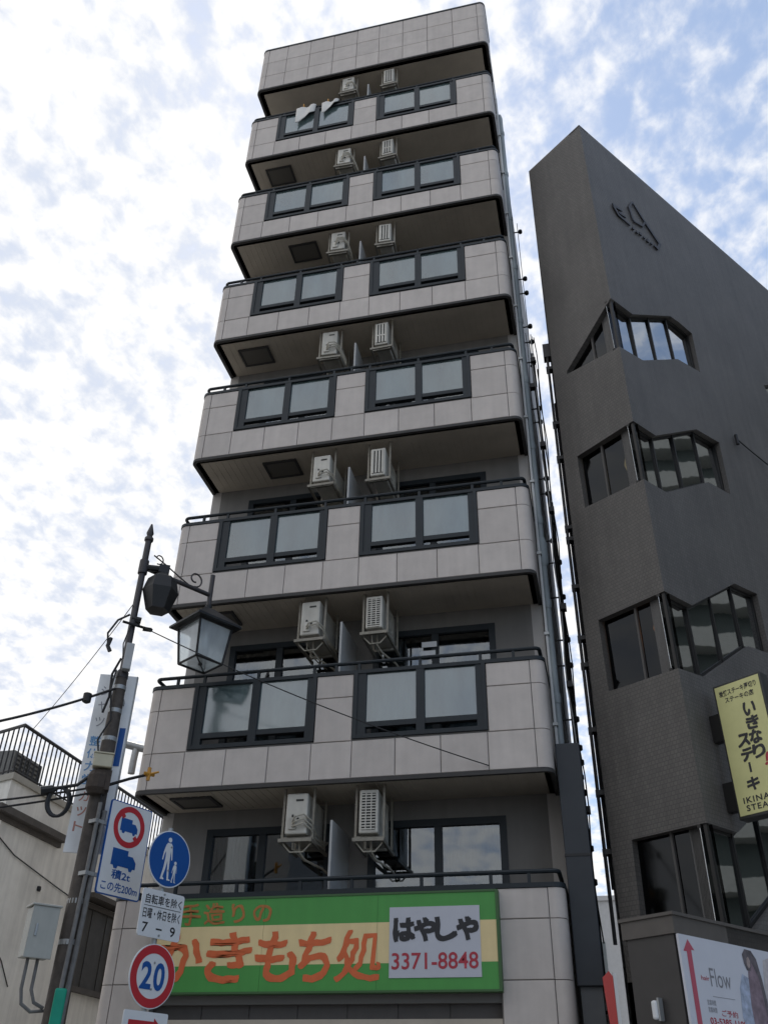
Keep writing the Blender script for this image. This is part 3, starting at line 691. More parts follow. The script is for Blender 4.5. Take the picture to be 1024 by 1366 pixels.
for i, f_ in enumerate(FR):
    pts = f_['p']; y = DR-.03
    fm = MB()
    us = [0.0] + [mm[0] for mm in f_['m']] + [2.33]
    def top_at(u):
        ps = pts[:5] if i == 0 else pts[:4]
        for p, q in zip(ps, ps[1:]):
            if p[0] <= u <= q[0]: return p[1]+(q[1]-p[1])*(u-p[0])/max(q[0]-p[0], 1e-6)
        return ps[-1][1]
    def bot_at(u):
        ps = list(reversed(pts[(5 if i == 0 else 4):]))
        for p, q in zip(ps, ps[1:]):
            if p[0] <= u <= q[0]: return p[1]+(q[1]-p[1])*(u-p[0])/max(q[0]-p[0], 1e-6)
        return ps[-1][1]
    for u in us[1:-1]: fm.box(u-.014, u+.014, y-.03, y+.03, bot_at(u)+.002, top_at(u)-.002)
    for p, q in zip(pts, pts[1:]):
        d = Vector((q[0]-p[0], q[1]-p[1])); nn_ = Vector((-d.y, d.x)).normalized()*-.035
        fm.prism([p, q, (q[0]+nn_.x, q[1]+nn_.y), (p[0]+nn_.x, p[1]+nn_.y)], y-.02+random.uniform(-.003,.003), y+.025)
    wf = fm.build('window_frame', BFRAME, bw)
    for a, c in zip(us, us[1:]):
        a2, c2_ = a+.004, c-.004; mid = (a2+c2_)/2
        xsn = [a2]+[q for q in (1.74, 2.0) if a2 < q < c2_]+[c2_]
        poly = [(q, top_at(q)-.01) for q in xsn]+[(q, bot_at(q)+.01) for q in reversed(xsn)]
        pb = MB().prism(poly, y, y+.008); ta_, tb_ = random.uniform(-.018,.018), random.uniform(-.022,.022)      # panes never sit quite in one plane
        zc_ = sum(q[1] for q in poly)/len(poly)
        pb.v = [(vx, vy+ta_*(vx-mid)+tb_*(vz-zc_), vz) for vx, vy, vz in pb.v]
        pane = pb.build('glass_pane', BROWNG, wf)
    # post standing in the corner behind the glass
    MB().box(.10, .24, .16, .30, bot_at(0)+.0, top_at(0)).build('corner_post', mat('post_paint', (.16,.155,.15), .7), bw)
for i, f_ in enumerate(CH):
    pts = f_['p']; x = DR-.03
    fm = MB(); pl = pts
    mm = f_['m'][0]
    def ev(u, a, c): return a[1]+(c[1]-a[1])*(u-a[0])/(c[0]-a[0])
    tp = lambda u: ev(u, pts[0], pts[3]); bt = lambda u: ev(u, pts[1], pts[2])
    fm.box(x-.03, x+.03, mm-.014, mm+.014, bt(mm), tp(mm))
    MB().box(.02, .06, .02, .06, bt(.02), tp(.06)).build('corner_mullion', BFRAME, bw)
    cf = fm.build('window_frame', mat('bronze_light', (.075,.07,.066), .6), bw)
    for a, c in ((.0, mm-.02), (mm+.02, 1.03)):
        pn = MB().add([(x,a,bt(a)),(x,c,bt(c)),(x,c,max(tp(c),bt(c)+.01)),(x,a,tp(a))], [(0,1,2,3)])
        pn.build('glass_pane', DARKG, cf)
rwf = MB().prism([(a, z) for a, z in RW[0]], DR-.03, DR-.02).build('glass_pane', BROWNG, bw)
for u, z, c, e, lab in ((.33, 7.00, (.9,.42,.18), .9, 'orange'), (.30, 9.62, (.85,.70,.35), .7, 'yellow'), (.34, 11.85, (.8,.8,.75), .8, 'white')):
    lm = mat('lit_shade_'+lab, c, .6); nb = lm.node_tree.nodes['Principled BSDF']; nb.inputs['Emission Color'].default_value = (*c, 1); nb.inputs['Emission Strength'].default_value = e
    lt = thing('pendant_lamp', 'glowing '+lab+' lampshade behind the corner window of the brown building', 'lamp', (PCX+u*.617-.32*.787, PCY+u*.787+.32*.617, z))
    MB().lathe([(.03,-.15),(.09,-.12),(.12,0),(.10,.11),(.03,.15)], 14).build('shade', lm, lt, smooth=True); MB().tube([(0,0,.15),(0,0,.5)], .006, 5).build('cord', BLACK, lt)
# ground floor pushed out towards the alley, with a cornice
gf = MB(); gu = -.88
gf.hprism([(gu+.02,.03),(LEN,.03),(LEN,3),(gu+.02,.58)], 0, 3.24); gf.build('ground_floor', mat('ground_floor_brown', (.055,.050,.047), .55, var=.1), bw)
co = MB(); co.hprism([(gu,0),(LEN,0),(LEN,3),(gu,.62)], 3.24, 3.40); co.hprism([(gu-.02,-.02),(LEN,-.02),(LEN,3),(gu-.02,.64)], 3.40, 3.43); co.build('cornice', BROWNC, bw)
# emblem: dark brushed strokes fixed to the wall high up
em = thing('wall_emblem', 'dark metal emblem of sweeping strokes high on the brown wall', 'emblem', (PCX,PCY,0), 51.9)
def stroke(pts, r0, r1):
    b = MB(); n = len(pts); left, right = [], []
    for i, p in enumerate(pts):
        a = Vector(pts[max(i-1,0)]); c = Vector(pts[min(i+1,n-1)]); d = (c-a).normalized(); r = r0+(r1-r0)*i/(n-1)
        left.append((p[0]-d.y*r, p[1]+d.x*r)); right.append((p[0]+d.y*r, p[1]-d.x*r))
    return b.prism(left+right[::-1], -.032, -.012)
for pts, a, c in (([(.58,15.46),(.84,15.52)], .05, .035), ([(.60,15.43),(.70,15.27),(1.02,15.25)], .045, .025), ([(.72,15.36),(.92,15.40)], .03, .03),
                  ([(1.27,16.15),(1.58,15.79),(1.95,15.43)], .03, .055), ([(1.26,16.12),(1.11,15.84),(1.17,15.50)], .022, .028), ([(1.17,15.50),(1.44,15.57),(1.58,15.80)], .028, .022),
                  ([(1.93,15.44),(1.86,15.30),(1.78,15.20)], .045, .035)):
    stroke(pts, a*.85, c*.85).build('emblem_stroke', INK, em)
for i, (h0, h1) in enumerate(((.0,.07),(-.02,.05),(.01,.09),(0,.06),(-.02,.08),(.0,.06),(.01,.07))): MB().prism([(1.06+i*.105,15.19+h0),(1.12+i*.105,15.19+h0),(1.145+i*.105,15.19+h1),(1.085+i*.105,15.19+h1)], -.035, -.012).build('emblem_bar', INK, em)
# cable across the street face
cb = MB()
pts = []
for i in range(17):
    s = i/16; u = 2.88+s*4.2; pts.append((u, -.04-.3*math.sin(s*1.5)*s, 11.24-.45*math.sin(s*math.pi*.5)))
cb.tube(pts, .012, 6); cb.tube([(2.88,-.05,11.10),(2.88,-.05,11.30)], .03, 6)
cbo = cb.build('wall_cable', BLACK, None, smooth=True); cbo.location = (PCX,PCY,0); cbo.rotation_euler = (0,0,R(51.9)); tag(cbo, 'thin black cable strung across the brown wall from a small hook', 'cable')
# cables down the brown building's alley edge
ce = thing('cable_bundle', 'black pipes and cables down the alley edge of the brown building', 'cable', (5.865,.62,0))
q_ = MB(); q_.tube([(.01,0,12.6),(.0,0,9),(.0,0,6),(-.005,0,3.4)], .022, 8); q_.tube([(.05,.1,11.5),(.045,.1,4)], .02, 8); q_.build('cable', BLACK, ce, smooth=True)
q2 = MB()
for z in (12.2, 11.0, 10.3, 9.0, 8.8, 8.0, 7.2, 6.8, 5.9, 5.1, 4.4): MB().box(-.03, .08, -.02, .1, z-.03, z+.03).build('clamp', BLACK, ce)
q2.box(-.05, .07, -.03, .12, 12.45, 12.75); q2.build('meter_box', BLACK, ce)
# little wall lamp on the ground floor
wl_ = thing('wall_lamp', 'small white wall lamp left of the white poster', 'lamp', (6.17,-.86,2.62), 141.9-180)
MB().box(-.03, .03, -.05, .03, -.09, .07).build('lamp_body', WHITE, wl_, bevel=.02); MB().box(.03, .05, -.03, .03, -.10, .09).build('lamp_mount', STEEL, wl_)

# ------------------------------------------------------------------ yellow projecting sign
us_ = .42
ox = PCX+math.cos(R(51.9))*us_; oy = PCY+math.sin(R(51.9))*us_
ys = thing('projecting_sign', 'tall pale yellow projecting restaurant sign with vertical black brush lettering', 'sign', (ox,oy,0), 51.9-90)
# local x = out from the wall, local -y faces the camera side
MB().box(.14, .76, .0, .16, 4.50, 6.06).build('sign_box', mat('sign_case', (.03,.03,.028), .5), ys, bevel=.01)
MB().box(.165, .735, -.006, .0, 4.535, 6.03).build('sign_face', YELL, ys)
for z in (5.58, 4.78): MB().box(-.02, .14, .03, .13, z-.16, z+.16).build('wall_bracket', BFRAME, ys)
yy = -.0085
text('炭焼ステーキ厚切り', .21, .69, 5.90, 5.975, yy, INK, ys, bold=.02, rot=.02); text('ステーキの店', .27, .64, 5.81, 5.88, yy, INK, ys, bold=.02)
for i, ch in enumerate('いきなり'): text(ch, .475, .62, 5.60-i*.165, 5.745-i*.165, yy, INK, ys, heavy=.0095, shear=.1, wob=.004)
text('!', .60, .645, 5.00, 5.14, yy, CRIMSON, ys, bold=.03, shear=.3)
for i, ch in enumerate('ステーキ'):
    if ch == 'ー': MB().box(.39, .415, yy, yy+.002, 4.97, 5.08).build('lettering', INK, ys)
    else: text(ch, .33, .47, 5.27-i*.17+(.02 if i > 2 else 0), 5.405-i*.17+(.02 if i > 2 else 0), yy, INK, ys, heavy=.0095, shear=.1, wob=.004)
text('IKINARI', .24, .66, 4.655, 4.72, yy, INK, ys, bold=.02, spacing=1.2); text('STEAK', .26, .60, 4.57, 4.635, yy, INK, ys, bold=.02, spacing=1.2)

# ------------------------------------------------------------------ poster on the ground floor
po = thing('wall_poster', 'white salon poster with red arrow and figures on the brown ground floor', 'poster', (PCX,PCY,0), 51.9)
MB().box(-.86, 2.2, -.02, .005, 1.1, 3.235).build('poster_board', mat('poster_white', (.60,.61,.66), .5, var=.03), po)
yp = -.022
flat([(-.815,3.09),(-.725,3.20),(-.64,3.11),(-.69,3.11),(-.705,1.3),(-.775,1.3),(-.765,3.09)], yp).build('arrow', mat('poster_red', (.48,.09,.13), .5), po)
text('hair', -.60, -.47, 2.865, 2.905, yp, CRIMSON, po, bold=.01); text('Flow', -.455, -.12, 2.82, 2.98, yp, mat('poster_grey', (.22,.22,.24), .6), po)
MB().box(-.46, -.1, yp, yp+.001, 2.735, 2.739).build('rule', mat('poster_grey', (0,0,0)), po)
for i in range(2): text('営業時間', -.565, -.43, 2.66-i*.06, 2.705-i*.06, yp, mat('poster_grey', (0,0,0)), po)
text('ご予約', -.36, -.10, 2.58, 2.635, yp, CRIMSON, po, bold=.01); text('03-5385-1100', -.565, .02, 2.505, 2.56, yp, CRIMSON, po, bold=.02)
pf = mat('print_dark', (.12,.105,.115), .6, var=.5, nscale=14); pb_ = mat('print_blue', (.36,.41,.52), .6, var=.45, nscale=14); ps_ = mat('print_pale', (.50,.46,.46), .6, var=.25, nscale=12); pr_ = mat('print_plum', (.23,.17,.20), .6, var=.4, nscale=12)
flat([(.10,2.2),(-.02,2.6),(.02,2.85),(.10,2.98),(.20,2.95),(.25,2.75),(.24,2.45),(.20,2.2)], yp-.0004).build('printed_figure', pb_, po)
flat([(.16,2.3),(.16,2.7),(.20,2.95),(.24,3.08),(.34,3.12),(.42,3.02),(.44,2.80),(.42,2.5),(.34,2.3)], yp-.0008).build('printed_figure', pr_, po)
flat([(.17,3.08),(.16,3.16),(.22,3.215),(.33,3.21),(.40,3.12),(.42,2.98),(.36,3.0),(.30,3.10),(.26,3.02),(.20,3.02)], yp-.0012).build('printed_hair', pf, po)
flat([(.215,3.07),(.225,3.13),(.26,3.15),(.285,3.11),(.27,3.06),(.24,3.04)], yp-.0016).build('printed_face', mat('print_skin', (.34,.27,.25), .6, var=.3, nscale=25), po)
flat([(.30,3.19),(.33,3.21),(.40,3.14),(.44,2.95),(.46,2.72),(.41,2.62),(.39,2.9),(.36,3.08)], yp-.0020).build('printed_hair', pf, po)
flat([(.48,2.5),(.46,2.9),(.52,3.14),(.66,3.18),(.78,3.05),(.84,2.7),(.8,2.4)], yp-.0004).build('printed_figure', ps_, po)

# ------------------------------------------------------------------ red and white board in the alley
rb = thing('folding_board', 'narrow red and white board leaning at the mouth of the alley', 'board', (5.745,-.45,0), 8)
MB().prism([(.045,1.6),(.055,1.6),(.055,2.95),(.02,3.0),(-.045,2.94),(-.035,2.75)], 0, .03).build('red_face', mat('board_red', (.55,.06,.05), .5), rb)
MB().box(.058, .09, -.01, .05, .0, 2.98).build('white_edge', WHITE, rb)
MB().box(-.03, .07, .005, .03, 0, 1.0).build('board_leg', STEEL, rb)

# ------------------------------------------------------------------ street lamp on its weathered pole
PX, PY = .308, -1.422
lp = thing('street_lamp', 'weathered street lamp pole with hanging square lantern beside the cream house', 'street lamp', (PX,PY,0), 31.0)
# local x: to the right seen from the camera, local y: away from it
b = MB().lathe([(.14,0),(.125,1.0),(.112,3.0),(.098,4.6),(.075,5.9),(.068,6.2)], 20); b.build('pole', POLEM, lp, smooth=True)
b = MB().lathe([(.075,6.18),(.075,6.26),(.045,6.30),(.042,8.18),(.06,8.2),(.06,8.24),(.035,8.27),(.05,8.32),(.03,8.40),(.012,8.47)], 14); b.build('upper_post', POLEU, lp, smooth=True)
ARD = Vector((.90, .435, 0))
b = MB(); z = 7.78
b.tube([(0,0,z),ARD*.5+Vector((0,0,z)),ARD*1.08+Vector((0,0,z))], .032, 10); b.tube([ARD*1.07+Vector((0,0,7.55)), ARD*1.07+Vector((0,0,8.10))], .034, 10); b.tube([(0,0,7.68),(0,0,7.88)], .062, 12)
b.build('arm', POLEU, lp, smooth=True)
def scroll(c, r, turns, a0, dirv, s=1):
    pts = []
    for i in range(26):
        q = i/25; a = a0+s*turns*2*math.pi*q; rr = r*(1-.62*q); pts.append(c+dirv*(rr*math.cos(a))+Vector((0,0,rr*math.sin(a))))
    return pts
b = MB(); ad = ARD.normalized()
b.tube([ad*.12+Vector((0,0,8.02)), ad*.3+Vector((0,0,7.96)), ad*.55+Vector((0,0,7.86)), ad*.72+Vector((0,0,7.80))], .010, 6)
b.tube(scroll(ad*.2+Vector((0,0,8.0)), .085, .8, R(-100), ad), .009, 6); b.tube(scroll(ad*.80+Vector((0,0,7.93)), .12, 1.05, R(-90), ad), .012, 6)
b.build('scroll_ornament', POLEU, lp, smooth=True)
# lantern
LC = ARD*1.07; YAW = R(-90-18)
def sq(hd, z): return [(LC.x+hd*math.cos(YAW+i*math.pi/2), LC.y+hd*math.sin(YAW+i*math.pi/2), z) for i in range(4)]
ez, bz, hz_ = 7.26, 6.73, 7.55
b = MB(); e = sq(.50, ez); e2_ = sq(.50, ez+.03); t1 = sq(.10, hz_); b.add(e+e2_+t1, [(0,1,5,4),(1,2,6,5),(2,3,7,6),(3,0,4,7),(4,5,9,8),(5,6,10,9),(6,7,11,10),(7,4,8,11),(8,9,10,11),(3,2,1,0)])
b.tube([(LC.x,LC.y,hz_-.02),(LC.x,LC.y,hz_+.06)], .05, 10)
lan = b.build('lantern_roof', IRON, lp)
b = MB(); tq, bq = sq(.365, ez-.005), sq(.292, bz)
for i in range(4):
    j = (i+1) % 4; b.tube([bq[i], tq[i]], .017, 6); b.tube([bq[i], bq[j]], .016, 6); b.tube([tq[i], tq[j]], .016, 6)
b.tube([(LC.x,LC.y,bz-.01),(LC.x,LC.y,bz+.10)], .03, 10); b.tube([bq[0], bq[2]], .010, 6)
lf = b.build('lantern_frame', IRON, lp, smooth=True)
tq, bq = sq(.355, ez-.02), sq(.284, bz+.005)
for i in range(4):
    j = (i+1) % 4; MB().add([bq[i], bq[j], tq[j], tq[i]], [(0,1,2,3)]).build('lantern_pane', LANTG, lf)
MB().add(bq, [(0,1,2,3)]).build('lantern_pane', LANTG, lf)
MB().lathe([(.03,6.95),(.055,6.98),(.06,7.10),(.035,7.20)], 12, (LC.x, LC.y)).build('bulb', mat('bulb_glass', (.7,.7,.68), .3), lf, smooth=True)
# closed second head near the pole
b = MB(); hc = Vector((.275, -.02, 0)); yw = R(-60)
def hx_(r, z, n=6): return [(hc.x+r*math.cos(yw+i*2*math.pi/n), hc.y+r*math.sin(yw+i*2*math.pi/n), z) for i in range(n)]
rings = [hx_(.06, 7.72), hx_(.19, 7.62), hx_(.235, 7.44), hx_(.15, 7.16)]
vs_ = [p for r_ in rings for p in r_]; fs_ = [tuple(range(6)), tuple(18+i for i in range(6))]
for k in range(3):
    for i in range(6): j = (i+1) % 6; fs_.append((k*6+i, k*6+j, (k+1)*6+j, (k+1)*6+i))
b.add(vs_, fs_); b.box(.20, .34, -.07, .05, 7.72, 7.84); b.tube([(.0,0,7.78),(.28,-.02,7.79)], .045, 8)
b.build('closed_lamp_head', IRON, lp)
b = MB(); b.box(-.02, .08, -.16, -.06, 6.25, 6.60); b.build('control_box', mat('box_grey', (.42,.43,.43), .5, var=.1), lp, bevel=.01)
# hardware on the pole
b = MB().tube([(-.12,-.1,6.90),(.26,.0,6.89)], .018, 8); b.tube([(.14,0,6.89),(.25,0,6.89)], .03, 8); b.tube([(-.02,0,7.0),(.1,0,6.99)], .05, 8)
b.build('insulator_arm', IRON, lp, smooth=True)
b = MB()
for z in (6.05, 5.75, 5.4, 5.1, 4.55, 3.60, 3.2): 
    rr = .15-.012*z; b.lathe([(rr,z-.025),(rr,z+.025)], 18)
b.build('pole_band', STEEL, lp, smooth=True)
b = MB(); b.tube([(.04,-.16,4.62),(.035,-.16,3.9),(.02,-.17,3.4),(0,-.18,2.4),(0,-.18,.05)], .022, 8); b.tube([(.10,-.10,4.55),(.09,-.11,3.5),(.07,-.12,2.6),(.06,-.12,.05)], .028, 8); b.build('conduit', mat('conduit_grey', (.17,.165,.16), .6, var=.25, nscale=12), lp, smooth=True)
b = MB(); b.tube([(-.08,-.08,6.25),(-.1,-.1,6.0),(-.03,-.12,5.6),(-.13,-.1,5.35),(-.05,-.13,5.0),(-.12,-.1,4.7)], .012, 6); b.tube([(-.05,-.1,6.4),(-.12,-.05,6.2),(-.1,-.08,5.9),(-.14,-.05,5.7)], .016, 6); b.tube([(.09,-.08,5.0),(.03,-.14,4.7),(.10,-.10,4.4),(.04,-.14,4.1)], .012, 6); b.build('loose_wiring', BLACK, lp, smooth=True)
b = MB(); b.box(-.06, .10, -.20, -.08, 4.76, 4.98); b.lathe([(.09,4.72),(.13,4.78),(.13,4.92),(.10,4.98)], 12, (-.03,-.1)); b.build('clamp_casting', mat('rusty_brown', (.06,.045,.035), .8, var=.4, nscale=20), lp)
MB().box(-.045, .07, -.235, -.13, 2.2, 2.76).build('pole_pad', TEAL, lp, bevel=.02)
def onpole(name, label, cat): return thing(name, label, cat, (PX,PY,0), 31.0)
jb = onpole('junction_box', 'cream plastic junction box strapped to the street lamp pole', 'junction box')
MB().box(-.13, .085, -.24, -.10, 5.0, 5.15).build('box_body', CREAMB, jb, bevel=.012); MB().box(-.137, .092, -.247, -.10, 5.15, 5.17).build('box_lid', CREAMB, jb, bevel=.006)
rod = onpole('marker_rod', 'dark rod with amber tip pointing out from the lamp pole', 'rod')
MB().tube([(.06,-.1,4.83),(.30,-.12,4.93),(.50,-.14,5.0)], .018, 8).build('rod', IRON, rod, smooth=True)
b = MB(); b.tube([(.47,-.14,4.985),(.50,-.14,5.0),(.62,-.15,5.04)], .02, 8, .012); b.tube([(.51,-.14,4.93),(.51,-.14,5.08)], .022, 8); b.tube([(.46,-.18,5.0),(.57,-.1,5.01)], .02, 8); b.build('amber_tip', AMBER, rod, smooth=True)
# electrical cabinet, turned a little
ec = thing('electrical_cabinet', 'pale grey electrical cabinet with latch mounted on the lamp pole', 'cabinet', (PX-.17,PY-.27,0), 48)
MB().box(-.14, .13, .0, .20, 3.03, 3.50).build('cabinet_box', CABM, ec, bevel=.008); MB().box(-.145, .135, -.02, .0, 3.02, 3.51).build('cabinet_door', CABM, ec, bevel=.006)
MB().box(-.085, -.06, -.032, -.018, 3.22, 3.34).build('latch', STEEL, ec, bevel=.004)
MB().box(-.16, .15, -.035, .22, 3.51, 3.53).build('cabinet_hood', CABM, ec, bevel=.004)
b = MB(); b.tube([(-.06,.1,3.03),(-.06,.1,2.75),(-.03,.1,2.62),(.08,.12,2.56),(.22,.14,2.58)], .018, 8); b.tube([(.04,.1,3.03),(.04,.1,2.75),(.09,.1,2.64),(.2,.12,2.6)], .018, 8); b.build('conduit', mat('conduit_grey', (0,0,0)), ec, smooth=True)

# vertical white board behind the pole
vb = thing('vertical_signboard', 'tall faded white vertical signboard fixed behind the lamp pole', 'sign', (PX,PY+.02,0), 22)
MB().box(-.30, .15, .17, .21, 4.15, 6.30).build('board', BOARDW, vb); MB().box(.15, .165, .165, .215, 4.15, 6.30).build('board_edge', STEEL, vb)
gl_ = mat('faded_grey', (.30,.31,.34), .6); bl_ = mat('faded_blue', (.15,.33,.58), .6); rl_ = mat('faded_red', (.52,.25,.20), .6)
for i, ch in enumerate('シャツ'): text(ch, -.25, -.14, 6.02-i*.20, 6.14-i*.20, .168, gl_, vb, bold=.0)
for i, ch in enumerate('整体力堂'): text(ch, -.265, -.135, 5.38-i*.155, 5.50-i*.155, .168, bl_, vb, bold=.02)
for i, ch in enumerate('カット'): text(ch, -.25, -.14, 4.72-i*.17, 4.83-i*.17, .168, rl_, vb, bold=.01)
MB().box(.06, .13, .166, .17, 5.15, 5.62).build('blue_patch', BLUE, vb)
for z in (5.9, 4.4): MB().box(-.06, .06, .06, .17, z, z+.05).build('bracket', STEEL, vb)

# ------------------------------------------------------------------ rectangular lorry restriction sign on the lamp pole
rs = thing('traffic_sign', 'rectangular white sign with blue border banning lorries, on the lamp pole', 'traffic sign', (PX,PY,0), 68)
RY = -.20
def rrect(x0, x1, z0, z1, r, n=5):
    pts = []
    for cx, cz, a in ((x1-r, z1-r, 0), (x0+r, z1-r, 90), (x0+r, z0+r, 180), (x1-r, z0+r, 270)):
        pts += [(cx+r*math.cos(R(a+90*i/n)), cz+r*math.sin(R(a+90*i/n))) for i in range(n+1)]
    return pts
MB().prism(rrect(.05,.66,3.69,4.69,.03), RY, RY+.02).build('sign_plate', BLUE, rs)
MB().prism(rrect(.062,.648,3.702,4.678,.025), RY-.0015, RY).build('sign_face', WHITE, rs)
rc = (.352, 4.437)
ring_mesh(.163, .225, RY-.004, cx=rc[0], cz=rc[1]).build('red_ring', RED, rs)
def lorry(cx, cz, w, h, flip=1):
    P = [(-.5,-.32),(-.5,.5),(.14,.5),(.14,.26),(.34,.26),(.5,0),(.5,-.32),(.40,-.32),(.36,-.46),(.26,-.46),(.22,-.32),(-.20,-.32),(-.24,-.46),(-.36,-.46),(-.40,-.32)]
    return [(cx+flip*x*w, cz+z*h) for x, z in P]
flat(lorry(rc[0]+.0, rc[1]+.0, .25, .17), RY-.0035).build('lorry_symbol', BLUE, rs)
def bar(cx, cz, l, wd, a): 
    c, s = math.cos(a), math.sin(a); return [(cx+x*c-z*s, cz+x*s+z*c) for x, z in ((-l/2,-wd/2),(l/2,-wd/2),(l/2,wd/2),(-l/2,wd/2))]
flat(bar(rc[0]-.125, rc[1]+.125, .10, .05, R(-45)), RY-.0045).build('red_slash', RED, rs); flat(bar(rc[0]+.125, rc[1]-.125, .10, .05, R(-45)), RY-.0045).build('red_slash', RED, rs)
flat(lorry(.355, 4.075, .35, .22), RY-.0035).build('lorry_symbol', BLUE, rs)
text('積2t', .215, .485, 3.865, 3.965, RY-.0035, BLUE, rs, bold=.02); text('この先200m', .10, .615, 3.735, 3.835, RY-.0035, BLUE, rs, bold=.015)
for z in (4.40, 3.85):
    b = MB(); b.box(.02, .30, RY+.02, RY+.05, z, z+.04); b.box(-.1, .02, RY+.03, -.05, z, z+.04); b.build('bracket', STEEL, rs)

# ------------------------------------------------------------------ sign post and its signs
SX, SY = 1.233-.055*math.sin(R(24)), -1.259-.055*math.cos(R(24))
sp_ = thing('sign_post', 'slim pale steel post carrying the round traffic signs', 'post', (SX,SY,0), 66)
MB().tube([(0,0,0),(0,0,2.2),(0,0,4.36)], .032, 12).build('post', STEEL, sp_, smooth=True)
b = MB()
for z in (4.18, 3.9, 3.6, 3.34, 3.05, 2.75, 2.45): b.box(-.06, .06, -.045, -.032, z-.02, z+.02); b.tube([(0,0,z-.02),(0,0,z+.02)], .038, 12)
b.build('post_clamp', STEEL, sp_, smooth=True)
SYF = -.06
def onpost(label, z): return thing('traffic_sign', label, 'traffic sign', (SX,SY,z), 66)
bs = onpost('round blue sign with white adult and child walking', 4.03)
MB().prism(disc(.292), SYF, SYF+.014).build('sign_plate', WHITE, bs); MB().prism(disc(.280), SYF-.0015, SYF).build('sign_face', BLUE, bs)
def person_symbol(cx, cz, h):
    # plain pedestrian silhouette, walking
    s = h
    body_ = [(-.055,.36),(.06,.36),(.105,.30),(.13,.10),(.145,-.02),(.115,-.03),(.085,.12),(.07,.20),(.065,.02),(.075,-.22),(.10,-.46),(.16,-.475),(.15,-.5),(.05,-.5),(.02,-.24),(0,-.06),(-.035,-.25),(-.09,-.44),(-.04,-.475),(-.05,-.5),(-.16,-.5),(-.10,-.22),(-.075,.02),(-.085,.16),(-.12,.08),(-.145,-.06),(-.175,-.05),(-.15,.14),(-.105,.30)]
    return [(cx+x*s, cz+z*s) for x, z in body_]
flat(person_symbol(-.03, .0, .44), SYF-.003).build('adult_symbol', WHITE, bs); flat(disc(.026, 16, -.03, .192), SYF-.003).build('adult_head', WHITE, bs)
flat(person_symbol(.085, -.125, .21), SYF-.003).build('child_symbol', WHITE, bs); flat(disc(.018, 16, .085, -.03), SYF-.003).build('child_head', WHITE, bs)
pl_ = onpost('small white plate with two lines of text above 7 - 9', 3.466)
MB().prism(rrect(-.285,.285,-.228,.228,.03), SYF, SYF+.014).build('sign_plate', WHITE, pl_)
text('自転車を除く', -.24, .255, .085, .18, SYF-.002, INK, pl_, bold=.012); text('日曜・休日を除く', -.25, .255, -.055, .045, SYF-.002, INK, pl_, bold=.012)
flat([(-.25,.062),(.25,.062),(.25,.068),(-.25,.068)], SYF-.002).build('rule', INK, pl_)
text('7', -.235, -.16, -.19, -.095, SYF-.002, INK, pl_, bold=.012); text('-', -.05, .03, -.15, -.135, SYF-.002, INK, pl_); text('9', .14, .21, -.19, -.095, SYF-.002, INK, pl_, bold=.012)
tw = onpost('round speed sign with red ring and blue number 20', 2.893)
MB().prism(disc(.295), SYF, SYF+.014).build('sign_plate', WHITE, tw)
ring_mesh(.205, .285, SYF-.002).build('red_ring', RED, tw)
text('2', -.155, -.012, -.125, .125, SYF-.003, BLUE, tw, bold=.028); text('0', .012, .155, -.128, .128, SYF-.003, BLUE, tw, bold=.028)
for sgn in (bs, tw, pl_):
    for zb_ in (.12, -.12) if sgn is not pl_ else (.2, -.2):
        MB().prism(disc(.011, 10, 0, zb_), SYF-.007, SYF-.001).build('bolt', STEEL, sgn)
ar = onpost('white plate with red arrow at the bottom of the post', 2.45)
MB().prism(rrect(-.285,.275,-.12,.125,.02), SYF, SYF+.014).build('sign_plate', WHITE, ar)
flat([(-.22,-.045),(-.22,.045),(.10,.045),(.10,.075),(.20,0),(.10,-.075),(.10,-.045)], SYF-.002).build('red_arrow', RED, ar)

# ------------------------------------------------------------------ cream house with roof terrace at the left
HX, HY = -3.0, 1.5
ch = thing('cream_house', 'cream rendered house with a railed roof terrace at the left edge', 'house', (HX,HY,0))
fd = Vector((-.94, .342, 0))              # its street face runs off to the left
def loc(v): return (v[0], v[1])
q0 = (0, 0); q1 = (fd.x*7, fd.y*7); q2_ = (fd.x*7, 12); q3 = (0, 12)
b = MB(); b.hprism([q0, q1, q2_, q3], 0, 6.05); b.build('wall', CREAMW, ch)
b = MB(); b.hprism([(.05,-.05), (q1[0]-.05, q1[1]-.05), (q1[0]-.05, 12.05), (.05,12.05)], 6.05, 6.15); b.build('roof_edge', mat('roof_edge_cream', (.40,.38,.33), .9, var=.15), ch)
ra = thing('terrace_railing', 'black iron railing round the cream house roof terrace', 'railing', (HX,HY,6.15))
b = MB(); b.tube([(-.04,9.6,.80),(-.04,.04,.80),(-.04+fd.x*6.5,.04+fd.y*6.5,.80)], .032, 8); b.tube([(-.04,9.6,.07),(-.04,.04,.07),(-.04+fd.x*6.5,.04+fd.y*6.5,.07)], .018, 8); b.build('rail', IRON, ra, smooth=True)
bal = MB().tube([(0,0,.0),(0,0,.79)], .013, 6).mesh('baluster'); bal.materials.append(IRON)
for i in range(75): link('baluster', bal, None, ra, loc=(-.04, .04+i*.128, 0))
for i in range(1, 30): link('baluster', bal, None, ra, loc=(-.04+fd.x*.128*i, .04+fd.y*.128*i, 0))
ta = thing('air_conditioner', 'dark outdoor condenser unit standing behind the roof terrace railing', 'air conditioner', (HX-.62,HY+.55,6.15))
MB().box(-.15, .15, 0, .85, .06, .60).build('casing', mat('old_ac', (.22,.22,.21), .6, var=.2), ta, bevel=.015)
b = MB(); 
for i in range(7): b.box(.15, .165, .05, .80, .10+i*.07, .125+i*.07)
for i in range(5): b.box(.15, .168, .05+i*.18, .065+i*.18, .08, .58)
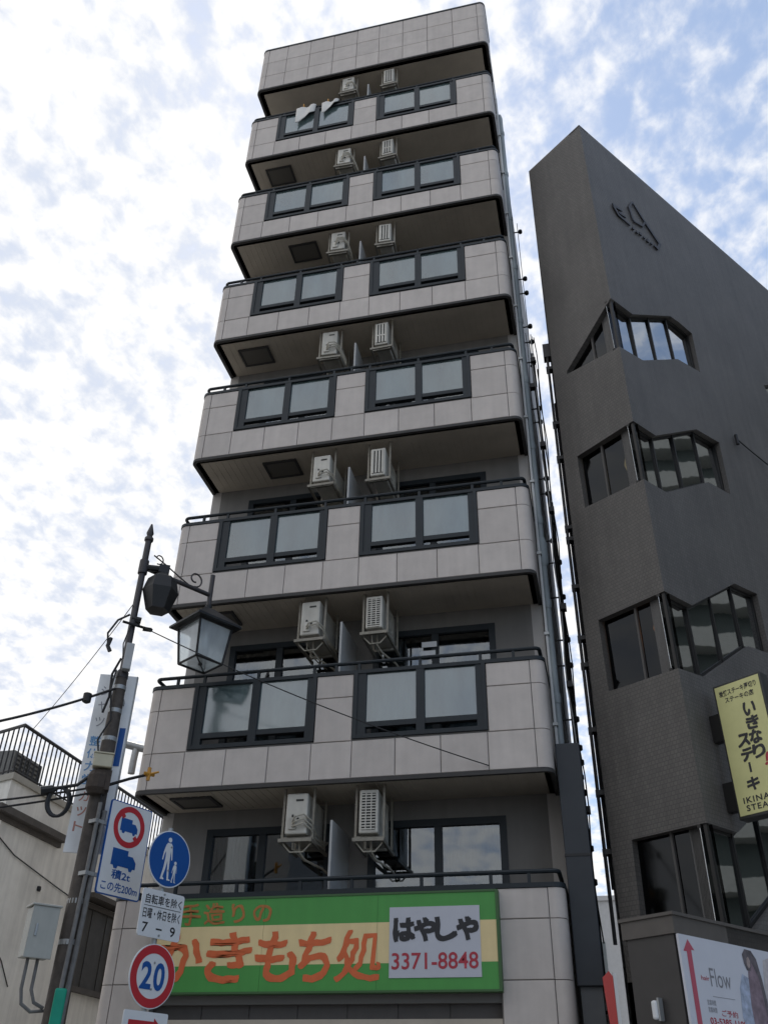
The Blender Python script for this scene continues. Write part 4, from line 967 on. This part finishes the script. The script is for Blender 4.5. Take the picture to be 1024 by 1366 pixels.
b.build('grille', ACDARK, ta); MB().box(-.15, .15, .05, .12, 0, .06).build('foot', IRON, ta); MB().box(-.15, .15, .72, .79, 0, .06).build('foot', IRON, ta)
# second old wall unit behind
b = MB(); b.box(0, .16, -.3, 1.66, 5.50-.0, 5.60); b.box(0, .05, -.3, 1.66, 5.42, 5.50); b.build('eave_ledge', mat('ledge_brown', (.10,.09,.08), .8, var=.25), ch)
b = MB(); b.box(-.02, .10, 2.72, 2.80, 3.52, 4.80); b.box(-.02, .10, 3.86, 3.94, 3.52, 4.80); b.box(-.02, .10, 2.80, 3.86, 4.72, 4.80); b.box(0,.30,2.60,4.05,4.84,4.92)
dsh = b.build('shutter_frame', mat('door_frame_brown', (.07,.06,.05), .7), ch)
for i in range(4): MB().box(.02+.01*(i % 2), .045+.01*(i % 2), 2.80+i*.265, 2.80+i*.265+.26, 3.52, 4.72).build('shutter_panel', mat('door_panel_dark', (.05,.047,.042), .6, var=.3), dsh)
MB().box(0, .09, 2.5, 4.1, 3.44, 3.52).build('window_sill', mat('ledge_brown', (0,0,0)), ch)
b = MB(); 
for y, z, r in ((1.35, 4.72, .035), (.3, 3.9, .02), (2.3, 5.1, .02)): b.lathe([(r, z-r), (r*1.2, z), (r, z+r)], 8, (.01, y))
b.build('wall_fitting', IRON, ch)
b = MB(); b.tube([(.02,-.2,5.25),(.02,.5,5.03),(.02,1.8,4.85),(.02,3.0,4.7)], .009, 6); b.tube([(.02,-.4,4.0),(.02,.3,3.93),(.02,.8,3.6),(.02,1.1,3.3)], .009, 6); b.build('wall_wire', BLACK, ch)
# far pale building closing the alley
fb = thing('far_building', 'pale plain building closing the far end of the narrow alley', 'building', (6.2,34,0))
b = MB(); b.box(-6, 6, 0, 8, 0, 10.4); b.build('wall', PALE, fb)
for i in range(4):
    for j in range(3): MB().box(-4.6+i*2.6, -3.4+i*2.6, -.02, .05, 1.2+j*3.0, 2.7+j*3.0).build('window', DOORG, fb)
MB().box(-6.1, 6.1, -.1, 8.1, 10.4, 10.6).build('roof', PALE, fb)

# ------------------------------------------------------------------ overhead wires
def wire(a, c, sag, r, label, name='overhead_wire', n=20, extra=None):
    a, c = Vector(a), Vector(c); pts = [a.lerp(c, i/n)-Vector((0,0,sag*4*(i/n)*(1-i/n))) for i in range(n+1)]
    b = MB().tube(pts, r, 6)
    if extra:
        i = int(n*extra); p = pts[i]; b.lathe([(.015,p.z-.07),(.05,p.z-.05),(.05,p.z+.05),(.015,p.z+.07)], 10, (p.x, p.y))
    return tag(b.build(name, BLACK, None, smooth=True), label, 'wire')
def P(rx, ry, z):                          # pole-local to world
    c, s = math.cos(R(31)), math.sin(R(31)); return (PX+rx*c-ry*s, PY+rx*s+ry*c, z)
wire(P(.02,-.05,6.93), (4.62,-.02,5.30), .10, .007, 'thin wire running from the lamp pole down across the front balconies')
wire(P(-.04,-.05,7.18), (-3.03,1.75,6.95), .06, .006, 'thin wire dropping from the top of the lamp pole to the terrace railing')
wire(P(-.05,-.1,6.0), P(-3.0,-.6,4.75), .16, .016, 'thick black cable with round joint running left from the lamp pole', extra=.14)
wire(P(-.06,-.1,4.80), P(-3.4,.4,4.35), .10, .012, 'upper of two low cables leading left past the cream house')
wire(P(-.06,-.1,4.74), P(-3.4,.4,4.22), .10, .012, 'lower of two low cables leading left past the cream house')
b = MB()
for q in range(3): b.tube([tuple(Vector(P(-.42+.115*math.cos(a*.3307)+.01*q, -.12+.02*q, 4.59+.16*math.sin(a*.3307)+.008*q))) for a in range(20)], .017, 6)
b.tube([P(-.10,-.1,4.95),P(-.25,-.11,4.80),P(-.45,-.12,4.74),P(-.62,-.1,4.72)], .02, 6); b.tube([P(-.62,-.12,4.69),P(-.50,-.12,4.72)], .05, 8)
tag(b.build('cable_coil', BLACK, None, smooth=True), 'coil of spare black cable hanging left of the lamp pole', 'cable')
b = MB(); b.tube([P(-.05,-.08,7.02),P(-.18,-.08,6.92),P(-.27,-.08,6.72),P(-.24,-.08,6.55)], .014, 6); b.tube([P(-.22,-.08,6.66),P(-.24,-.08,6.55),P(-.2,-.08,6.48)], .026, 6); b.tube([P(-.02,-.08,6.85),P(-.06,-.09,6.6),P(-.03,-.1,6.4)], .008, 6)
tag(b.build('cable_drop', BLACK, None, smooth=True), 'short looped black cable hanging beside the upper lamp post', 'cable')

# ------------------------------------------------------------------ buildings across the road (tower mirrored in the glass, unseen row added for shade)
ob = thing('banded_tower', 'pale banded apartment tower down the street, mirrored in the stepped windows', 'building', (43,-4,0), 8)
b = MB(); b.box(0, 12, 0, 34, 0, 43); b.build('wall', mat('band_dark', (.085,.105,.10), .8), ob)
for k in range(14): MB().box(-1.2, .0, 0, 34, 1.6+k*2.9, 2.75+k*2.9).build('balcony_band', mat('band_pale', (.31,.32,.30), .8, var=.08), ob)
for i, (x, w, h, c) in enumerate(((-34, 15, 18, (.26,.25,.23)), (-18.5, 13, 12, (.20,.19,.18)), (-5, 9, 8, (.34,.33,.31)))):
    hb = thing('shading_building', ['tall grey', 'brown', 'low pale'][i]+' unseen building behind the viewpoint, added to shade the street', 'building', (x,-34,0))
    b = MB(); b.box(0, w, 0, 14, 0, h); b.build('wall', mat('across_%s' % ['grey','brown','pale'][i], c, .85, var=.1), hb)
    for f in range(int(h//3)-1):
        b = MB()
        for j in range(int(w//2.6)): b.box(.6+j*2.6, 2.2+j*2.6, 13.95, 14.03, 1.2+f*3, 2.7+f*3)
        b.build('window', ALU, hb)
